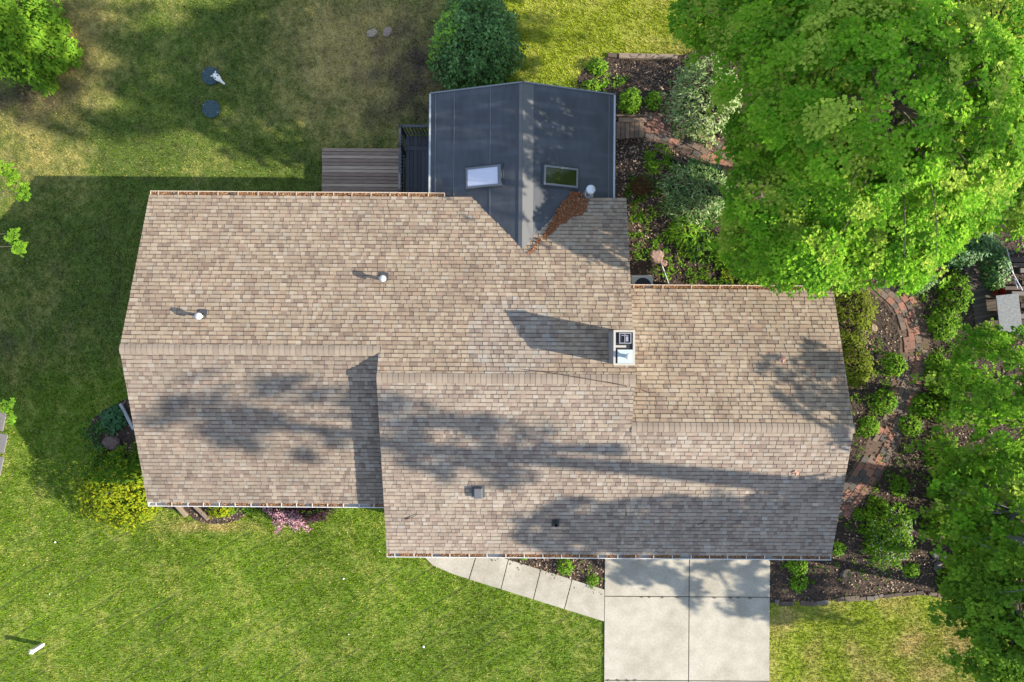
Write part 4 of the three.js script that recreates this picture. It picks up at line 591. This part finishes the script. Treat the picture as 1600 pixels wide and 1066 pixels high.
function tree(name, label, o) { // o.lobes: crown lobes [x, y, z, rx, ry, rz, sprays] in the world
  const t = thing(name, label, 'tree', V(o.x, 0, o.z)), c = new Copies(), wood = [], bark = o.bark ?? MAT.bark, base = V(o.x, 0, o.z), hub = V();
  o.lobes.forEach((l) => hub.add(V(l[0], l[1], l[2]))); hub.divideScalar(o.lobes.length).sub(base);
  part('trunk', taper(o.trunk ?? [V(0, -0.05, 0), V(hub.x * 0.3 + 0.1, hub.y * 0.4, hub.z * 0.3), V(hub.x * 0.75, hub.y * 0.75, hub.z * 0.75 - 0.08), V(hub.x, hub.y - 0.3, hub.z)], o.tr, o.tr * 0.25, 12, 22), bark, t);
  for (const [lx, ly, lz, rx, ry, rz, n] of o.lobes) {
    const ctr = V(lx, ly, lz).sub(base), sd = lx * 3.1 + lz;
    wood.push(taper([V(hub.x * 0.5, Math.max(0.8, ly - ry - 0.9), hub.z * 0.5), V((hub.x * 0.5 + ctr.x) / 2, ly - ry * 0.6, (hub.z * 0.5 + ctr.z) / 2 + 0.1), ctr], o.tr * 0.5, 0.03, 7, 10));
    for (let i = 0; i < n; i++) {
      const a = R() * 6.283, el = Math.asin(rr(o.low ?? -0.3, 1)), d = V(Math.cos(el) * Math.cos(a), Math.sin(el), Math.cos(el) * Math.sin(a));
      const lump = 1 + 0.15 * n3(d.x * 1.7 + sd, d.y * 1.7, d.z * 1.7) + 0.11 * n3(d.x * 4 + sd, d.y * 4, d.z * 4), k = lump * (R() < (o.inner ?? 0.3) ? rr(0.45, 0.85) : rr(0.86, 1.02));
      const p = V(ctr.x + d.x * rx * k, ctr.y + d.y * ry * k, ctr.z + d.z * rz * k);
      if (o.hole && !(o.cover && d.y > 0.55) && n3((p.x + o.x) * 0.9 + 5, p.y * 0.9, (p.z + o.z) * 0.9) > o.hole) continue;
      spray(c, p, V(d.x + rr(-0.35, 0.35), 0, d.z + rr(-0.35, 0.35)), o.sr * rr(0.7, 1.2), o.leaves, o.size, o.list, o.droop);
      if (i % 9 === 0) wood.push(taper([ctr, V(ctr.x + d.x * rx * k * 0.5, ctr.y - 0.1 + d.y * ry * k * 0.35, ctr.z + d.z * rz * k * 0.5), p.clone().add(V(0, -0.08, 0))], o.tr * (o.limbR ?? 0.16), 0.01, 5, 6));
    }
  }
  if (o.cover) for (const [lx, ly, lz, rx, ry, rz] of o.lobes) for (let f = 0; f < 9; f++) { const a = f * 2.4, q = 0.42 * Math.sqrt(f / 9); spray(c, V(lx + Math.cos(a) * q * rx, ly + ry * (0.98 - 0.5 * q * q) + rr(-0.1, 0.1), lz + Math.sin(a) * q * rz).sub(base), V(Math.cos(a), 0, Math.sin(a)), o.sr, o.leaves, o.size, o.list, o.droop); }
  for (const [lx, ly, lz, rx, ry, rz] of o.fingers ? o.lobes : []) for (let f = 0; f < 8; f++) { // drooping branch ends that stick out of the crown
    const a = R() * 6.283, d = V(Math.cos(a), 0, Math.sin(a)), y0 = ly + rr(-0.25, 0.35) * ry, q0 = V(lx + d.x * rx * 0.5, y0, lz + d.z * rz * 0.5).sub(base), len = rr(0.8, 1.8), q = [];
    for (let k = 0; k < 4; k++) { const p = V(lx + d.x * rx * (0.8 + 0.17 * k * len), y0 - 0.05 * k * k, lz + d.z * rz * (0.8 + 0.17 * k * len)).sub(base); q.push(p); spray(c, p, d, 0.42 - 0.05 * k, 26 - 3 * k, o.size, o.list, 0.4); }
    wood.push(taper([q0, q[1], q[3]], 0.02, 0.005, 5, 6));
  }
  if (o.extra) wood.push(...o.extra(base));
  part('limb', wood, bark, t); c.build('crown', LEAF.maple, MAT.leaf, t); return t;
}
const L = (px, py, h, rx, ry, rz, n) => { const p = at(px, py, h); return [p.x, h, p.z, rx, ry, rz, n]; };
tree('maple_tree', 'huge bright green maple filling the top right corner', { x: 10.6, z: -5.6, tr: 0.27, low: -0.35, sr: 0.66, leaves: 100, size: 0.11, list: GREEN.maple, hole: 0.34, droop: 0.5, inner: 0.2, fingers: true, cover: true, lobes: [L(1400, 165, 8.2, 2.9, 2.0, 2.6, 300), L(1300, 60, 7.2, 2.0, 1.4, 1.8, 150), L(1215, 115, 6.0, 1.5, 1.1, 1.4, 75), L(1225, 210, 4.2, 1.3, 0.9, 1.1, 70), L(1225, 320, 5.0, 1.35, 1.1, 1.45, 105), L(1320, 330, 5.4, 1.4, 1.1, 1.5, 110), L(1420, 335, 5.8, 1.35, 1.2, 1.3, 100), L(1490, 270, 6.2, 1.4, 1.2, 1.3, 105), L(1580, 285, 5.6, 1.3, 1.1, 1.3, 100), L(1560, 170, 6.8, 1.7, 1.3, 1.6, 140), L(1550, 50, 7.2, 2.0, 1.4, 1.9, 170), L(1135, 25, 4.6, 1.1, 0.7, 0.8, 50), L(1200, 20, 5.4, 1.3, 0.9, 1.0, 70), L(1345, 398, 5.6, 0.8, 0.6, 0.6, 34), L(1265, 398, 5.9, 0.9, 0.7, 0.65, 44), L(1180, 370, 4.2, 0.7, 0.5, 0.8, 34), L(1415, 400, 5.8, 0.7, 0.5, 0.55, 26), L(1330, -40, 6.5, 2.2, 1.4, 1.5, 110)] });
tree('young_tree', 'fresh green tree at the right edge below the plank walk', { x: 15.8, z: 2.0, tr: 0.13, low: -0.3, sr: 0.46, leaves: 44, size: 0.125, list: [...GREEN.fresh, ...GREEN.maple], hole: 0.3, fingers: true, lobes: [L(1565, 590, 3.6, 1.5, 1.1, 1.3, 150), L(1540, 685, 3.0, 1.2, 0.9, 1.0, 80), L(1610, 660, 3.8, 1.3, 1.1, 1.2, 100), [17.0, 6.9, 3.0, 1.3, 1.2, 1.2, 120]] });  // last lobe: unseen upper foliage, added to shade the right rear roof slope
tree('young_tree', 'olive green tree at the right edge beside the lower brick path', { x: 15.6, z: 5.6, tr: 0.15, low: -0.3, sr: 0.48, leaves: 44, size: 0.13, list: [...GREEN.oak, ...GREEN.fresh, ...GREEN.maple], hole: 0.25, fingers: true, bark: MAT.greyBark, lobes: [L(1530, 770, 3.0, 1.25, 0.9, 1.0, 110), L(1590, 800, 4.2, 1.4, 1.1, 1.3, 130), L(1545, 855, 3.2, 1.1, 0.8, 0.8, 70)], extra: (b) => [taper([at(1562, 838, 4.6).sub(b), at(1590, 848, 4.5).sub(b), at(1650, 876, 4.0).sub(b)], 0.2, 0.26, 10, 6)] });
tree('oak_tree', 'darker green oak in the bottom right corner over the lawn', { x: 16.4, z: 8.8, tr: 0.2, low: -0.3, sr: 0.52, leaves: 46, size: 0.145, list: [...GREEN.oak, ...GREEN.fresh, ...GREEN.fresh], hole: 0.24, fingers: true, bark: MAT.greyBark, lobes: [L(1558, 930, 5.2, 1.1, 0.9, 0.95, 100), L(1600, 985, 5.4, 1.3, 1.0, 1.0, 110), L(1600, 1058, 5.0, 1.0, 0.8, 0.8, 80), L(1650, 900, 5.8, 1.5, 1.2, 1.3, 100), [18.6, 5.3, 10.9, 1.5, 0.7, 0.6, 36], [20.2, 5.2, 11.2, 1.2, 0.8, 0.7, 40]] });  // last two lobes: unseen foliage apart from this oak, added to shade the driveway
tree('tall_tree', 'tall sparse tree beyond the right edge casting long shadows on the roof', { x: 22.5, z: 6.0, tr: 0.5, sr: 0.7, leaves: 46, size: 0.2, list: GREEN.fresh, hole: 0.05, low: -0.9, bark: MAT.greyBark, trunk: [V(0, -0.05, 0), V(0.1, 5, 0.6), V(0.15, 10, 1.05), V(0.2, 16, 2.15), V(0.2, 19.5, 2.6)], limbR: 0.26, lobes: [[22.6, 15.2, 7.9, 1.9, 1.0, 0.9, 34], [22.6, 18.2, 8.1, 2.4, 1.9, 0.9, 70]] });
tree('tall_tree', 'tall tree beyond the right edge shading the front roof slope', { x: 20.6, z: 8.2, tr: 0.26, sr: 0.65, leaves: 46, size: 0.18, list: GREEN.fresh, hole: 0.4, low: -0.9, bark: MAT.greyBark, lobes: [[20.4, 8.4, 8.4, 1.9, 1.4, 1.2, 170], [20.6, 10.4, 8.9, 1.6, 1.4, 0.9, 130], [20.6, 12.0, 9.4, 1.1, 0.9, 0.7, 60]] });
tree('tall_tree', 'tall tree beyond the right edge shading the upper left lawn', { x: 21.5, z: -2.4, tr: 0.32, sr: 0.8, leaves: 50, size: 0.22, list: GREEN.maple, hole: -0.02, low: -0.9, lobes: [[21.5, 16.3, -3.5, 2.4, 1.3, 1.9, 120], [21.8, 18.6, -2.5, 2.6, 1.5, 2.2, 150], [21.2, 20.8, -1.2, 1.9, 1.2, 1.8, 90]] });
{ // a limb of the neighbouring tree reaches in over the left edge
  const o = thing('side_tree', 'leafy branch tips of a tree reaching in over the left edge', 'tree', V(-20.5, 0, -2.5)), c = new Copies(), h = 4.2, tip = (px, py) => at(px, py, h).sub(V(-20.5, 0, -2.5));
  part('trunk', taper([V(0, 0, 0), V(0.1, 2.5, 0.1), V(0, 5, 0), V(0.1, 8, 0)], 0.2, 0.06, 10, 12), MAT.bark, o);
  const limbs = []; for (const [px, py, n, r] of [[22, 295, 42, 0.42], [8, 275, 36, 0.4], [30, 300, 26, 0.3], [20, 385, 42, 0.36], [8, 365, 26, 0.34], [0, 262, 30, 0.4], [2, 630, 34, 0.34], [10, 652, 14, 0.2], [-40, 320, 90, 0.6], [-60, 500, 90, 0.7]]) { const p = tip(px, py); spray(c, p, V(1, 0, 0.35), r, n, 0.15, GREEN.fresh, 0.2); limbs.push(taper([V(0.05, 3.6, 0), V(p.x * 0.5, 4.3, p.z * 0.5), p], 0.05, 0.008, 6, 10)); }
  part('limb', limbs, MAT.bark, o); c.build('crown', LEAF.maple, MAT.leaf, o);
}
scene.traverse((o) => { if (o.isMesh) { o.castShadow = true; o.receiveShadow = true; } });
renderer.render(scene, camera);
